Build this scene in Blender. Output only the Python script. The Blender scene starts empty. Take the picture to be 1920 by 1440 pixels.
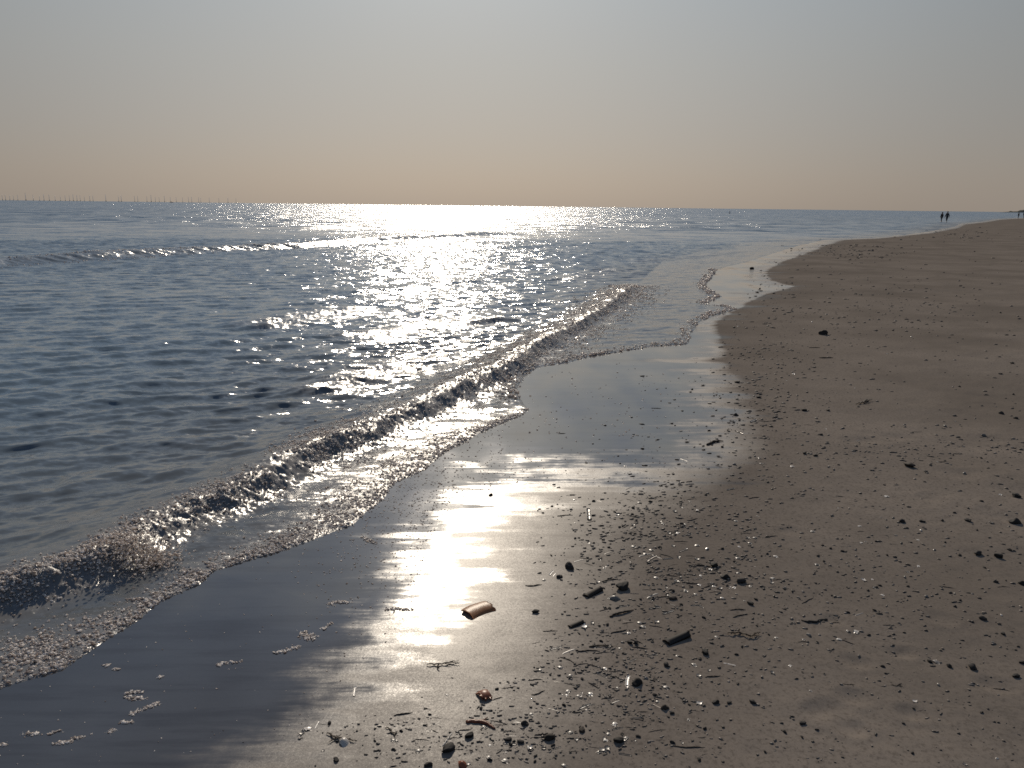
import bpy, bmesh, math, random
import numpy as np
from mathutils import Vector, Matrix

SC = bpy.context.scene
COL = SC.collection
rng = np.random.default_rng(7)
random.seed(7)
R = math.radians

# ------------------------------------------------------------------ camera
CAM_H, FPX = 1.68, 1450.0
PITCH = math.atan((720 - 386.5) / FPX)
ROLL = math.atan(0.0118)
f = np.array([0, math.cos(PITCH), -math.sin(PITCH)])
r0 = np.array([1.0, 0, 0]); u0 = np.cross(r0, f)
RV = math.cos(ROLL) * r0 + math.sin(ROLL) * u0
UV = np.cross(RV, f)
FV = f
cam = bpy.data.cameras.new('camera')
cam.sensor_fit = 'HORIZONTAL'
cam.angle = 2 * math.atan(960 / FPX)
cam.clip_start, cam.clip_end = 0.05, 250000
co = bpy.data.objects.new('camera', cam); COL.objects.link(co)
M = Matrix.Identity(4)
for i in range(3):
    M[i][0], M[i][1], M[i][2] = RV[i], UV[i], -FV[i]
M[2][3] = CAM_H
co.matrix_world = M
SC.camera = co

def ray(px, py):
    px = np.asarray(px, float); py = np.asarray(py, float)
    u = (px - 960) / FPX; v = (720 - py) / FPX
    return FV + u[..., None] * RV + v[..., None] * UV

def to_ground(px, py, z=0.0):
    d = ray(px, py)
    t = (z - CAM_H) / np.minimum(d[..., 2], -1e-5)
    return t[..., None] * d[..., :2]

# ------------------------------------------------------------------ noise
def _h(ix, iy, s):
    n = (ix * 374761393 + iy * 668265263 + s * 974711) & 0xffffffff
    n = ((n ^ (n >> 13)) * 1274126177) & 0xffffffff
    return ((n ^ (n >> 16)) & 0xffff) / 65535.0

def vn(x, y, s=0):
    ix = np.floor(x).astype(np.int64); iy = np.floor(y).astype(np.int64)
    fx = x - ix; fy = y - iy
    fx = fx * fx * (3 - 2 * fx); fy = fy * fy * (3 - 2 * fy)
    a = _h(ix, iy, s); b = _h(ix + 1, iy, s); c = _h(ix, iy + 1, s); d = _h(ix + 1, iy + 1, s)
    return (a + (b - a) * fx) * (1 - fy) + (c + (d - c) * fx) * fy

def fbm(x, y, s=0, o=4):
    t = 0; a = 0.5; n = 0
    for k in range(o):
        t = t + a * vn(x * 2 ** k, y * 2 ** k, s + k); n += a; a *= 0.5
    return t / n - 0.5

def sstep(a, b, x):
    t = np.clip((x - a) / (b - a), 0, 1)
    return t * t * (3 - 2 * t)

# ------------------------------------------------------------------ shore lines (traced on the beach plane)
def plane_line(pts):
    p = np.array(pts, float)
    return to_ground(p[:, 0], p[:, 1])

EDGE = plane_line([(0,1290),(60,1272),(118,1255),(150,1232),(190,1205),(250,1168),(300,1128),(345,1108),(372,1096),(398,1072),
    (470,1050),(540,1030),(600,1006),(660,985),(718,938),(742,905),(800,880),(832,850),(900,812),(950,790),(980,778),(990,768),(978,750),(966,728),(980,704),(1000,690),(1060,680),(1120,667),(1180,658),(1230,649),(1290,645),(1297,622),(1312,604),(1335,592),
    (1382,580),(1366,574),(1322,571),(1350,556),(1322,536),(1345,505),(1395,492),(1430,482),(1490,462),(1545,450),(1640,446),(1700,440),
    (1745,434),(1792,425),(1800,420),(1840,416),(1870,411),(1920,408.5),(2100,409)])
e0 = EDGE[0]; back = np.array([-0.60, -0.80])
EDGE = np.vstack([[e0 + back * k for k in (400, 60, 12, 3)], EDGE, EDGE[-1] + np.array([[300, 20], [3000, 600], [60000, 15000]])])
WET = plane_line([(470,1440),(560,1400),(640,1340),(690,1290),(700,1262),(750,1225),(772,1190),(790,1150),(800,1110),(815,1060),(830,1010),(850,975),(890,946),
    (960,916),(1060,899),(1200,890),(1300,876),(1330,862),(1345,850),(1335,835),(1325,815),(1345,795),(1325,760),(1305,730),(1320,700),(1310,680),(1345,660),
    (1325,640),(1330,600),(1385,573),(1420,556),(1485,540),(1440,528),(1425,512),(1462,492),(1500,478),(1548,458),(1570,450),(1640,448),
    (1700,442),(1745,437),(1795,427),(1805,421),(1845,417),(1872,412),(1920,409.5),(2100,410)])
WET = np.vstack([WET[0] + np.array([[-1.2*k*0.3, -1.0*k] for k in (300, 40, 6, 1)]), WET, WET[-1] + np.array([[300, 20], [3000, 600], [60000, 15000]])])

DAMP = plane_line([(1300,1440),(1285,1330),(1290,1200),(1350,1080),(1380,980),(1390,915),(1430,890),(1510,858),(1470,825),(1450,740),(1410,680),(1390,610),
    (1450,562),(1510,538),(1480,522),(1490,496),(1570,470),(1610,458),(1660,450),(1720,443),(1770,437),(1812,427.5),(1830,421.5),(1860,417.5),(1885,413),(1925,410.3),(2100,411)])
DAMP = np.vstack([DAMP[0] + np.array([[-1.0*k*0.3, -1.0*k] for k in (300, 40, 6, 1)]), DAMP, DAMP[-1] + np.array([[300, 20], [3000, 600], [60000, 15000]])])

def line_dist(P, L, chunk=60000):
    """distance, arc position, side of the nearest segment of the open line L"""
    A = L[:-1]; B = L[1:]; D = B - A; L2 = (D * D).sum(1) + 1e-12
    S0 = np.concatenate([[0], np.cumsum(np.sqrt(L2))])
    dist = np.empty(len(P)); arc = np.empty(len(P)); side = np.empty(len(P))
    for c in range(0, len(P), chunk):
        p = P[c:c + chunk]
        bd = np.full(len(p), 1e30); ba = np.zeros(len(p)); bs = np.zeros(len(p))
        for k in range(len(A)):
            q = p - A[k]
            tr = (q @ D[k]) / L2[k]
            t = np.clip(tr, 0, 1)
            e = q - t[:, None] * D[k]
            d2 = (e * e).sum(1)
            m = d2 < bd
            bd[m] = d2[m]; ba[m] = S0[k] + t[m] * math.sqrt(L2[k])
            bs[m] = (D[k][0] * q[m, 1] - D[k][1] * q[m, 0])
        dist[c:c + chunk] = np.sqrt(bd); arc[c:c + chunk] = ba; side[c:c + chunk] = np.sign(bs)
    return dist, arc, side

def inside(P, poly, chunk=200000):
    out = np.zeros(len(P), bool)
    n = len(poly)
    for c in range(0, len(P), chunk):
        x = P[c:c + chunk, 0]; y = P[c:c + chunk, 1]
        o = np.zeros(len(x), bool)
        for i in range(n):
            x1, y1 = poly[i]; x2, y2 = poly[(i + 1) % n]
            if y1 == y2: continue
            m = ((y1 > y) != (y2 > y)) & (x < (x2 - x1) * (y - y1) / (y2 - y1) + x1)
            o ^= m
        out[c:c + chunk] = o
    return out

def closed(L):
    return np.vstack([L, [[60000, 150000], [-150000, 150000], [-150000, L[0][1]]]])
EDGE_P, WET_P = closed(EDGE), closed(WET)

def sea_dist(P):      # > 0 on the sea side of the swash edge
    d = line_dist(P, EDGE)[0]
    d = np.where(inside(P, EDGE_P), d, -d)
    r = np.hypot(P[:, 0], P[:, 1])
    w = 0.35 * fbm(P[:, 0] * 1.1, P[:, 1] * 1.1, 3) * np.minimum(1, r / 14) + 0.05 * fbm(P[:, 0] * 7, P[:, 1] * 7, 5)
    return d + w * 0.5

def wet_dist(P):
    d = line_dist(P, WET)[0]
    d = np.where(inside(P, WET_P), d, -d)
    r = np.hypot(P[:, 0], P[:, 1])
    return d / ((0.10 * r + 0.02) * np.interp(r, [0, 4.5, 9, 20, 60], [1, 1, 0.34, 0.22, 0.08]))

def damp_frac(P):     # 0 in the wet zone, 1 on the dry beach
    dw = np.where(inside(P, WET_P), 0.0, line_dist(P, WET)[0])
    dd = np.where(inside(P, closed(DAMP)), line_dist(P, DAMP)[0], 0.0)
    return dw / (dw + dd + 1e-6)

DENTS = [(1545,1355,90,.010),(1590,1388,70,.010),(1602,1262,60,.008),(1690,1246,55,.008),(1705,1362,60,.008),(1850,1308,60,.008),(1622,838,60,.010),(1680,832,50,.009),
         (1850,838,60,.010),(1800,905,70,.009),(1745,950,45,.008),(1885,460,20,.05),(1595,1330,70,.007),(1480,1010,60,.007),(1760,1180,50,.006),(1870,985,60,.008),(1560,1180,50,.006)]
_dp = plane_line([(a, b) for a, b, _, _ in DENTS])

def sand_h(P, d=None):
    if d is None: d = sea_dist(P)
    x, y = P[:, 0], P[:, 1]
    z = np.where(d > 0, -1.6 * (1 - np.exp(-d * 0.03 / 1.6)), 0.22 * (1 - np.exp(np.minimum(d, 0) * 0.022 / 0.22)))
    r = np.hypot(x, y)
    dry = sstep(0.3, 4.0, -d)
    z = z + 0.006 * fbm(x * 0.9, y * 1.3, 11) + dry * 0.050 * fbm(x * 0.45, y * 0.45, 17) * np.minimum(1, r / 6 + .3)
    z = z + dry * 0.020 * fbm(x * 3.0, y * 3.0, 23, 3) + dry * 0.0045 * fbm(x * 16, y * 16, 29, 2)
    for (q, (_, _, wpx, dep)) in zip(_dp, DENTS):
        rr = math.hypot(*q); s_ = wpx * rr / FPX * 0.42
        e = (((x - q[0]) / s_) ** 2 + ((y - q[1]) / (s_ * 0.8)) ** 2) * (1 + 1.6 * fbm(x * 9, y * 9, 31, 2))
        z = z - np.where(e < 12, 1.5 * dep * (np.exp(-e) - 0.25 * np.exp(-((np.sqrt(e) - 1.5) / 0.6) ** 2)) * 0.55, 0)
    return z

def ground_at(px, py):
    px = np.atleast_1d(np.asarray(px, float)); py = np.atleast_1d(np.asarray(py, float))
    z = np.zeros(len(px))
    for _ in range(4):
        d = ray(px, py); t = (z - CAM_H) / d[:, 2]
        P = t[:, None] * d[:, :2]
        z = sand_h(P)
    return np.column_stack([P, z]), t       # t = depth along the axis

# ------------------------------------------------------------------ mesh helper
def np_mesh(name, V, F, smooth=True, attrs=None):
    """F: (n,k) array of k-gons"""
    me = bpy.data.meshes.new(name)
    F = np.ascontiguousarray(F, dtype=np.int32)
    n, k = F.shape
    me.vertices.add(len(V)); me.vertices.foreach_set('co', np.ascontiguousarray(V, dtype=np.float32).ravel())
    me.loops.add(n * k); me.loops.foreach_set('vertex_index', F.ravel())
    me.polygons.add(n); me.polygons.foreach_set('loop_start', np.arange(0, n * k, k, dtype=np.int32))
    me.polygons.foreach_set('use_smooth', np.full(n, smooth, dtype=bool))
    me.update(calc_edges=True)
    for an, av in (attrs or {}).items():
        at = me.attributes.new(an, 'FLOAT', 'POINT'); at.data.foreach_set('value', np.ascontiguousarray(av, dtype=np.float32))
    me.validate()
    return me

def link(name, me, mat=None, parent=None, **props):
    o = bpy.data.objects.new(name, me); COL.objects.link(o)
    if mat is not None and me is not None and len(me.materials) == 0: me.materials.append(mat)
    if parent is not None: o.parent = parent
    for k, v in props.items(): o[k] = v
    return o

def polar(rs, az):
    """grid of rings and spokes about the photographer's feet; az measured from +Y to +X"""
    Rr, Az = np.meshgrid(rs, az, indexing='ij')
    P = np.stack([Rr * np.sin(Az), Rr * np.cos(Az)], -1).reshape(-1, 2)
    i = np.arange(len(rs) - 1)[:, None]; j = np.arange(len(az) - 1)[None, :]
    n = len(az)
    a = i * n + j
    Q = np.stack([a, a + 1, a + n + 1, a + n], -1).reshape(-1, 4)
    return P, Q[:, ::-1]

def rings(r_start, r_end, k, cap_r=60, cap=0.14):
    rs = [r_start]
    while rs[-1] < r_end:
        r = rs[-1]
        dr = k * r * math.hypot(r, CAM_H) / (773 * CAM_H) + 0.002
        if r < cap_r: dr = min(dr, cap)
        else: dr = min(dr, cap + (r - cap_r) * 0.05)
        rs.append(r + dr)
    return np.array(rs)

# ------------------------------------------------------------------ node helper
class N:
    def __init__(s, name):
        s.m = bpy.data.materials.new(name); s.m.use_nodes = True
        s.t = s.m.node_tree; s.t.nodes.clear()
        s.out = s.t.nodes.new('ShaderNodeOutputMaterial')
    def n(s, typ, ins=None, **kw):
        nd = s.t.nodes.new(typ)
        for k, v in kw.items(): setattr(nd, k, v)
        for k, v in (ins or {}).items():
            if isinstance(v, bpy.types.NodeSocket): s.t.links.new(v, nd.inputs[k])
            else: nd.inputs[k].default_value = v
        return nd
    def math(s, op, a, b=0.0, c=0.0):
        return s.n('ShaderNodeMath', {0: a, 1: b, 2: c}, operation=op).outputs[0]
    def ramp(s, v, a, b, c=0.0, d=1.0, smooth=True):
        return s.n('ShaderNodeMapRange', {0: v, 1: a, 2: b, 3: c, 4: d}, interpolation_type='SMOOTHSTEP' if smooth else 'LINEAR').outputs[0]
    def mix(s, fac, a, b):
        nd = s.n('ShaderNodeMix', data_type='RGBA')
        for k, v in ((0, fac), (6, a), (7, b)):
            if isinstance(v, bpy.types.NodeSocket): s.t.links.new(v, nd.inputs[k])
            else: nd.inputs[k].default_value = v
        return nd.outputs[2]
    def noise(s, vec, scale, detail=3, rough=0.55, dim='3D'):
        return s.n('ShaderNodeTexNoise', {'Vector': vec, 'Scale': scale, 'Detail': detail, 'Roughness': rough}, noise_dimensions=dim)
    def pos(s, sx=1, sy=1, sz=1, rot=0):
        g = s.n('ShaderNodeNewGeometry').outputs['Position']
        return s.n('ShaderNodeMapping', {'Vector': g, 'Rotation': (0, 0, rot), 'Scale': (sx, sy, sz)}).outputs[0]
    def attr(s, a):
        return s.n('ShaderNodeAttribute', attribute_name=a).outputs['Fac']
    def bsdf(s, **ins):
        nd = s.n('ShaderNodeBsdfPrincipled')
        for k, v in ins.items():
            k = k.replace('_', ' ')
            if isinstance(v, bpy.types.NodeSocket): s.t.links.new(v, nd.inputs[k])
            else: nd.inputs[k].default_value = v
        return nd
    def done(s, sh):
        s.t.links.new(sh, s.out.inputs[0]); return s.m

def rgb(r, g, b): return (r, g, b, 1)

def jitter_normal(nt, terms):
    """shading normal tilted by noise: terms = [(noise node, strength socket/float)]"""
    nrm = nt.n('ShaderNodeNewGeometry').outputs['Normal']
    acc = nrm
    for nz, st in terms:
        if nz == 'bias':                     # wave fronts are steeper than their backs
            sc = nt.n('ShaderNodeVectorMath', {0: (0.04, -0.13, 0)}, operation='SCALE'); nt.t.links.new(st, sc.inputs['Scale'])
            acc = nt.n('ShaderNodeVectorMath', {0: acc, 1: sc.outputs[0]}, operation='ADD').outputs[0]; continue
        c = nt.n('ShaderNodeVectorMath', {0: nz.outputs['Color'], 1: (0.5, 0.5, 0.5)}, operation='SUBTRACT').outputs[0]
        c = nt.n('ShaderNodeVectorMath', {0: c, 1: (1, 1, 0)}, operation='MULTIPLY').outputs[0]
        sc = nt.n('ShaderNodeVectorMath', {0: c}, operation='SCALE')
        if isinstance(st, bpy.types.NodeSocket): nt.t.links.new(st, sc.inputs['Scale'])
        else: sc.inputs['Scale'].default_value = st
        acc = nt.n('ShaderNodeVectorMath', {0: acc, 1: sc.outputs[0]}, operation='ADD').outputs[0]
    return nt.n('ShaderNodeVectorMath', {0: acc}, operation='NORMALIZE').outputs[0]

# ------------------------------------------------------------------ light and sky
SUN_EL, SUN_AZ = 28.6, -4.2
SUN_DIR = Vector((math.sin(R(SUN_AZ)) * math.cos(R(SUN_EL)), math.cos(R(SUN_AZ)) * math.cos(R(SUN_EL)), math.sin(R(SUN_EL))))
sun = bpy.data.lights.new('sun', 'SUN'); sun.energy = 3.2; sun.angle = R(0.55); sun.color = (1.0, 0.88, 0.72)
so = bpy.data.objects.new('sun', sun); COL.objects.link(so)
so.rotation_euler = SUN_DIR.to_track_quat('Z', 'Y').to_euler(); so.location = (0, 0, 40)

w = bpy.data.worlds.new('World'); SC.world = w; w.use_nodes = True
nt = w.node_tree; nt.nodes.clear()
def wn(t, **k):
    n = nt.nodes.new(t)
    for a, b in k.items(): setattr(n, a, b)
    return n
wo = wn('ShaderNodeOutputWorld'); bg = wn('ShaderNodeBackground'); nt.links.new(bg.outputs[0], wo.inputs[0])
sky = wn('ShaderNodeTexSky', sky_type='NISHITA', sun_disc=False, sun_elevation=R(SUN_EL), sun_rotation=R(SUN_AZ), altitude=0, air_density=1.0, dust_density=2.0, ozone_density=1.0)
geo = wn('ShaderNodeTexCoord'); sep = wn('ShaderNodeSeparateXYZ'); nt.links.new(geo.outputs['Generated'], sep.inputs[0])
rampn = wn('ShaderNodeValToRGB'); cr = rampn.color_ramp
STOPS = [(0.0, (0.385, 0.334, 0.290)), (0.035, (0.377, 0.335, 0.298)), (0.085, (0.360, 0.339, 0.316)), (0.16, (0.340, 0.345, 0.337)), (0.25, (0.310, 0.345, 0.368)), (0.45, (0.185, 0.278, 0.43)), (0.7, (0.15, 0.22, 0.35)), (1.0, (0.12, 0.18, 0.31))]
cr.elements[0].position = STOPS[0][0]; cr.elements[0].color = rgb(*STOPS[0][1])
cr.elements[1].position = STOPS[-1][0]; cr.elements[1].color = rgb(*STOPS[-1][1])
for p, c in STOPS[1:-1]:
    e = cr.elements.new(p); e.color = rgb(*c)
nt.links.new(sep.outputs[2], rampn.inputs[0])
# aureole about the sun
dot = wn('ShaderNodeVectorMath', operation='DOT_PRODUCT'); nt.links.new(geo.outputs['Generated'], dot.inputs[0]); dot.inputs[1].default_value = SUN_DIR
def mr(src, a, b, c, d):
    n = wn('ShaderNodeMapRange', interpolation_type='SMOOTHSTEP'); nt.links.new(src, n.inputs[0])
    for i, v in ((1, a), (2, b), (3, c), (4, d)): n.inputs[i].default_value = v
    return n.outputs[0]
def wm(op, a, b):
    n = wn('ShaderNodeMath', operation=op)
    for i, v in ((0, a), (1, b)):
        if isinstance(v, bpy.types.NodeSocket): nt.links.new(v, n.inputs[i])
        else: n.inputs[i].default_value = v
    return n.outputs[0]
halo = wm('ADD', mr(dot.outputs['Value'], 0.72, 1.0, 0.84, 1.22), wm('MULTIPLY', wm('POWER', wm('MAXIMUM', dot.outputs['Value'], 0.0), 60.0), 0.55))
halo = wm('ADD', halo, wm('MULTIPLY', wm('POWER', wm('MAXIMUM', dot.outputs['Value'], 0.0), 14.0), 0.09))
grad = wn('ShaderNodeVectorMath', operation='SCALE'); nt.links.new(rampn.outputs[0], grad.inputs[0]); nt.links.new(halo, grad.inputs['Scale'])
nsc = wn('ShaderNodeVectorMath', operation='SCALE'); nt.links.new(sky.outputs[0], nsc.inputs[0]); nsc.inputs['Scale'].default_value = 0.4
g10 = wn('ShaderNodeVectorMath', operation='SCALE'); nt.links.new(grad.outputs[0], g10.inputs[0]); g10.inputs['Scale'].default_value = 8.15
mx = wn('ShaderNodeMix', data_type='RGBA'); mx.inputs[0].default_value = 0.88
nt.links.new(nsc.outputs[0], mx.inputs[6]); nt.links.new(g10.outputs[0], mx.inputs[7])
nt.links.new(mx.outputs[2], bg.inputs[0]); bg.inputs[1].default_value = 0.1

vs = SC.view_settings; vs.view_transform = 'Standard'; vs.look = 'None'; vs.exposure = 0.18; vs.gamma = 1
SC.cycles.use_denoising = False
SC.cycles.max_bounces = 5; SC.cycles.glossy_bounces = 3; SC.cycles.diffuse_bounces = 2; SC.cycles.transmission_bounces = 4; SC.cycles.transparent_max_bounces = 6
SC.cycles.sample_clamp_direct = 0; SC.cycles.sample_clamp_indirect = 4; SC.cycles.caustics_reflective = False; SC.cycles.caustics_refractive = False
SC.cycles.use_adaptive_sampling = False
SC.cycles.pixel_filter_type = 'BLACKMAN_HARRIS'; SC.cycles.filter_width = 1.6
# ------------------------------------------------------------------ sand sheet
AZ = np.concatenate([np.linspace(R(-40), R(40), 900), np.linspace(R(40), R(320), 90)[1:]])
rs = np.concatenate([[0.02, 0.4, 0.8, 1.1], rings(1.3, 260, 0.85), np.geomspace(290, 90000, 40)])
P, Q = polar(rs, AZ)
sd = sea_dist(P); zz = sand_h(P, sd)
zz = np.where(np.hypot(P[:, 0], P[:, 1]) > 400, np.minimum(zz, np.where(sd > 0, zz, 0.2)), zz)
wd = wet_dist(P)
df = np.clip(damp_frac(P) * np.interp(np.hypot(P[:, 0], P[:, 1]), [4.5, 7.5, 10, 16], [1, 1.25, 2.4, 4.0]), 0, 1)

m = N('sand')
pw = m.pos(); dw = m.attr('wetness'); dfr = m.attr('dryness')
# streaks left by the back-wash run across the shore
st = m.noise(m.pos(0.9, 8.0, 1, R(6)), 1.6, 5, 0.62).outputs[0]
stx = m.noise(pw, 3.2, 4, 0.65).outputs[0]
rng_ = m.n('ShaderNodeVectorMath', {0: pw}, operation='LENGTH').outputs['Value']
st3 = m.noise(m.pos(0.16, 0.9, 1, R(8)), 1.0, 3, 0.6).outputs[0]
st2 = m.noise(m.pos(0.35, 3.0, 1, R(6)), 1.0, 3, 0.5).outputs[0]
cen = lambda q, k: m.math('MULTIPLY', m.math('SUBTRACT', q, 0.5), k)
stt = m.math('ADD', m.math('ADD', cen(st, 2.6), cen(st2, m.ramp(rng_, 4.2, 8.5, 3.2, 4.5))), m.math('ADD', cen(stx, 2.2), cen(st3, m.ramp(rng_, 4.2, 8.5, 0.0, 5.0))))
wet = m.ramp(m.math('ADD', dw, stt), -0.75, 0.95)
damp = m.ramp(m.math('ADD', dfr, m.math('MULTIPLY', stt, m.ramp(rng_, 3.5, 8.0, -0.10, -0.30))), 1.0, 0.0)
damp = m.math('MULTIPLY', damp, m.ramp(dfr, 1.0, 0.7))
blot = m.noise(pw, 0.55, 4, 0.6).outputs[0]
grain = m.noise(pw, 420, 2, 0.7); grain2 = m.noise(pw, 130, 3, 0.65)
fleck = m.noise(pw, 60, 3, 0.7).outputs[0]
dry_c = m.mix(m.ramp(blot, 0.3, 0.7), rgb(0.134, 0.114, 0.096), rgb(0.190, 0.162, 0.137))
dry_c = m.mix(m.ramp(fleck, 0.45, 0.72), dry_c, rgb(0.112, 0.095, 0.080))
dry_c = m.mix(m.ramp(grain.outputs[0], 0.60, 0.80), dry_c, rgb(0.29, 0.25, 0.215))
wet_c = m.mix(m.ramp(blot, 0.3, 0.7), rgb(0.047, 0.047, 0.049), rgb(0.062, 0.060, 0.060))
wet_c = m.mix(m.ramp(st, 0.45, 0.65), wet_c, rgb(0.040, 0.037, 0.036))
c = m.mix(wet, dry_c, wet_c)
gs = m.math('MULTIPLY_ADD', wet, -0.30, 0.36)
nrm = jitter_normal(m, [(grain, m.math('MULTIPLY', gs, 1.0)), (grain2, m.math('MULTIPLY', gs, 0.7)), (m.noise(m.pos(1, 5, 1, R(6)), 9, 3, 0.6), m.math('MULTIPLY_ADD', wet, -0.035, 0.05)), (m.noise(m.pos(0.6, 2.2, 1, R(6)), 1.7, 2, 0.5), 0.05), (m.noise(m.pos(2.2, 0.7, 1, R(-30)), 1.1, 2, 0.5), m.math('MULTIPLY', wet, 0.15))])
p = m.bsdf(Base_Color=c, Roughness=m.math('MULTIPLY_ADD', wet, -0.45, 0.58), Specular_IOR_Level=m.math('MULTIPLY', m.math('POWER', damp, 1.6), 0.27), Normal=nrm,
           Coat_Weight=m.math('MULTIPLY_ADD', wet, 0.55, m.math('MULTIPLY', m.math('POWER', damp, 2.0), 0.14)), Coat_Roughness=m.math('MULTIPLY_ADD', wet, -0.20, 0.29), Coat_IOR=1.33, Coat_Normal=nrm)
SAND = m.done(p.outputs[0])
link('sand_beach', np_mesh('sand_beach', np.column_stack([P, zz]), Q, True, {'wetness': wd, 'dryness': df}), SAND, kind='structure')

# ------------------------------------------------------------------ breakers (crest lines)
def brk(pts, A, front, backw, froth):
    L = plane_line(pts)
    return dict(L=L, A=A, f=front, b=backw, froth=froth)
MAIN = brk([(-260,1215),(-100,1165),(0,1128),(100,1098),(200,1062),(250,1018),(330,980),(430,938),(520,893),(600,852),(700,812),(800,768),(900,720),(960,694),(1000,660),(1080,614),(1150,570),(1195,530)], 0.115, 0.12, 0.42, 1.0)
BACK = brk([(-300,520),(-120,508),(0,494),(150,484),(300,475),(450,467),(560,462),(650,455),(760,447),(880,441),(1000,437)], 0.22, 0.38, 1.4, 0.35)
EXTRA = [brk([(460,612),(540,592),(620,582),(700,572)], 0.054, 0.32, 0.6, 0.55), brk([(640,632),(740,612),(860,598),(960,590)], 0.030, 0.25, 0.5, 0.55),
         brk([(570,738),(640,712),(700,694),(780,676)], 0.037, 0.22, 0.45, 0.55), brk([(620,548),(720,540),(830,532),(960,520)], 0.054, 0.32, 0.7, 0),
         brk([(1060,525),(1110,512),(1160,502)], 0.050, 0.29, 0.7, 0.4), brk([(540,432),(640,426),(760,424),(900,420)], 0.180, 1.05, 2.0, 0.55),
         brk([(100,905),(200,892),(300,884),(420,880)], 0.022, 0.14, 0.3, 0), brk([(-60,760),(60,742),(200,735),(330,700)], 0.032, 0.19, 0.4, 0),
         brk([(900,466),(1000,460),(1120,455),(1250,452)], 0.058, 0.34, 1.2, 0.0), brk([(1180,490),(1260,484),(1330,478),(1400,470)], 0.043, 0.25, 0.8, 0.3),
         brk([(60,640),(200,632),(330,628),(460,640)], 0.018, 0.14, 0.5, 0), brk([(750,580),(840,572),(930,560),(1010,548)], 0.020, 0.19, 0.5, 0)]
ALL_B = [MAIN, BACK] + EXTRA

def ridge(P, b):
    lo = b['L'].min(0) - 8; hi = b['L'].max(0) + 8
    z = np.zeros(len(P)); s = np.full(len(P), 99.0); fr = np.zeros(len(P))
    k = np.where(((P > lo) & (P < hi)).all(1))[0]
    if len(k) == 0: return z, s, fr
    d, a, side = line_dist(P[k], b['L'])
    tot = np.sqrt((np.diff(b['L'], axis=0) ** 2).sum(1)).sum()
    sg = np.where(side > 0, -d, d)              # + shoreward / towards the viewer
    sg = sg + (fbm(P[k, 0] * 2.2, P[k, 1] * 2.2, 41, 3)) * (0.25 if b is BACK else 0.7) * b['f']
    w = np.where(sg < 0, b['b'], b['f'])
    taper = sstep(0, (0.02 if b is BACK else 0.10) * tot, a) * sstep(0, 0.12 * tot, tot - a) if b is not MAIN else sstep(0, 0.12 * tot, tot - a) * np.where(a < 1e9, 1, 1)
    var = 0.90 + 0.45 * fbm(a * 0.9 / max(b['b'], .4), a * 0 + 3.3, 47, 3)
    z[k] = b['A'] * np.exp(-(sg / w) ** 2) * taper * var
    s[k] = sg; fr[k] = taper
    return z, s, fr

# ------------------------------------------------------------------ sea sheet
NW = 88
lam = np.exp(rng.uniform(math.log(0.07), math.log(0.75), NW))
ang = R(-63) + rng.normal(0, R(21), NW)          # direction of travel, towards the viewer and the beach
slope = 0.041 * np.minimum(1, (lam / 0.16)) ** 0.4 * (lam / 0.8) ** -0.08 * np.minimum(1, 0.45 / lam) ** 0.55
amp = slope * lam / (2 * math.pi); ph = rng.uniform(0, 6.28, NW)
SEA_Z = -0.045
E_L = EDGE[4:26]; E_LEN = np.sqrt((np.diff(E_L, axis=0) ** 2).sum(1)).sum()
E_U = [0, .03, .08, .14, .2, .3, .45, .6, .75, 1]; E_W = [.6, .6, .6, .5, .5, .8, 1, 1, .9, .6]

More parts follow.
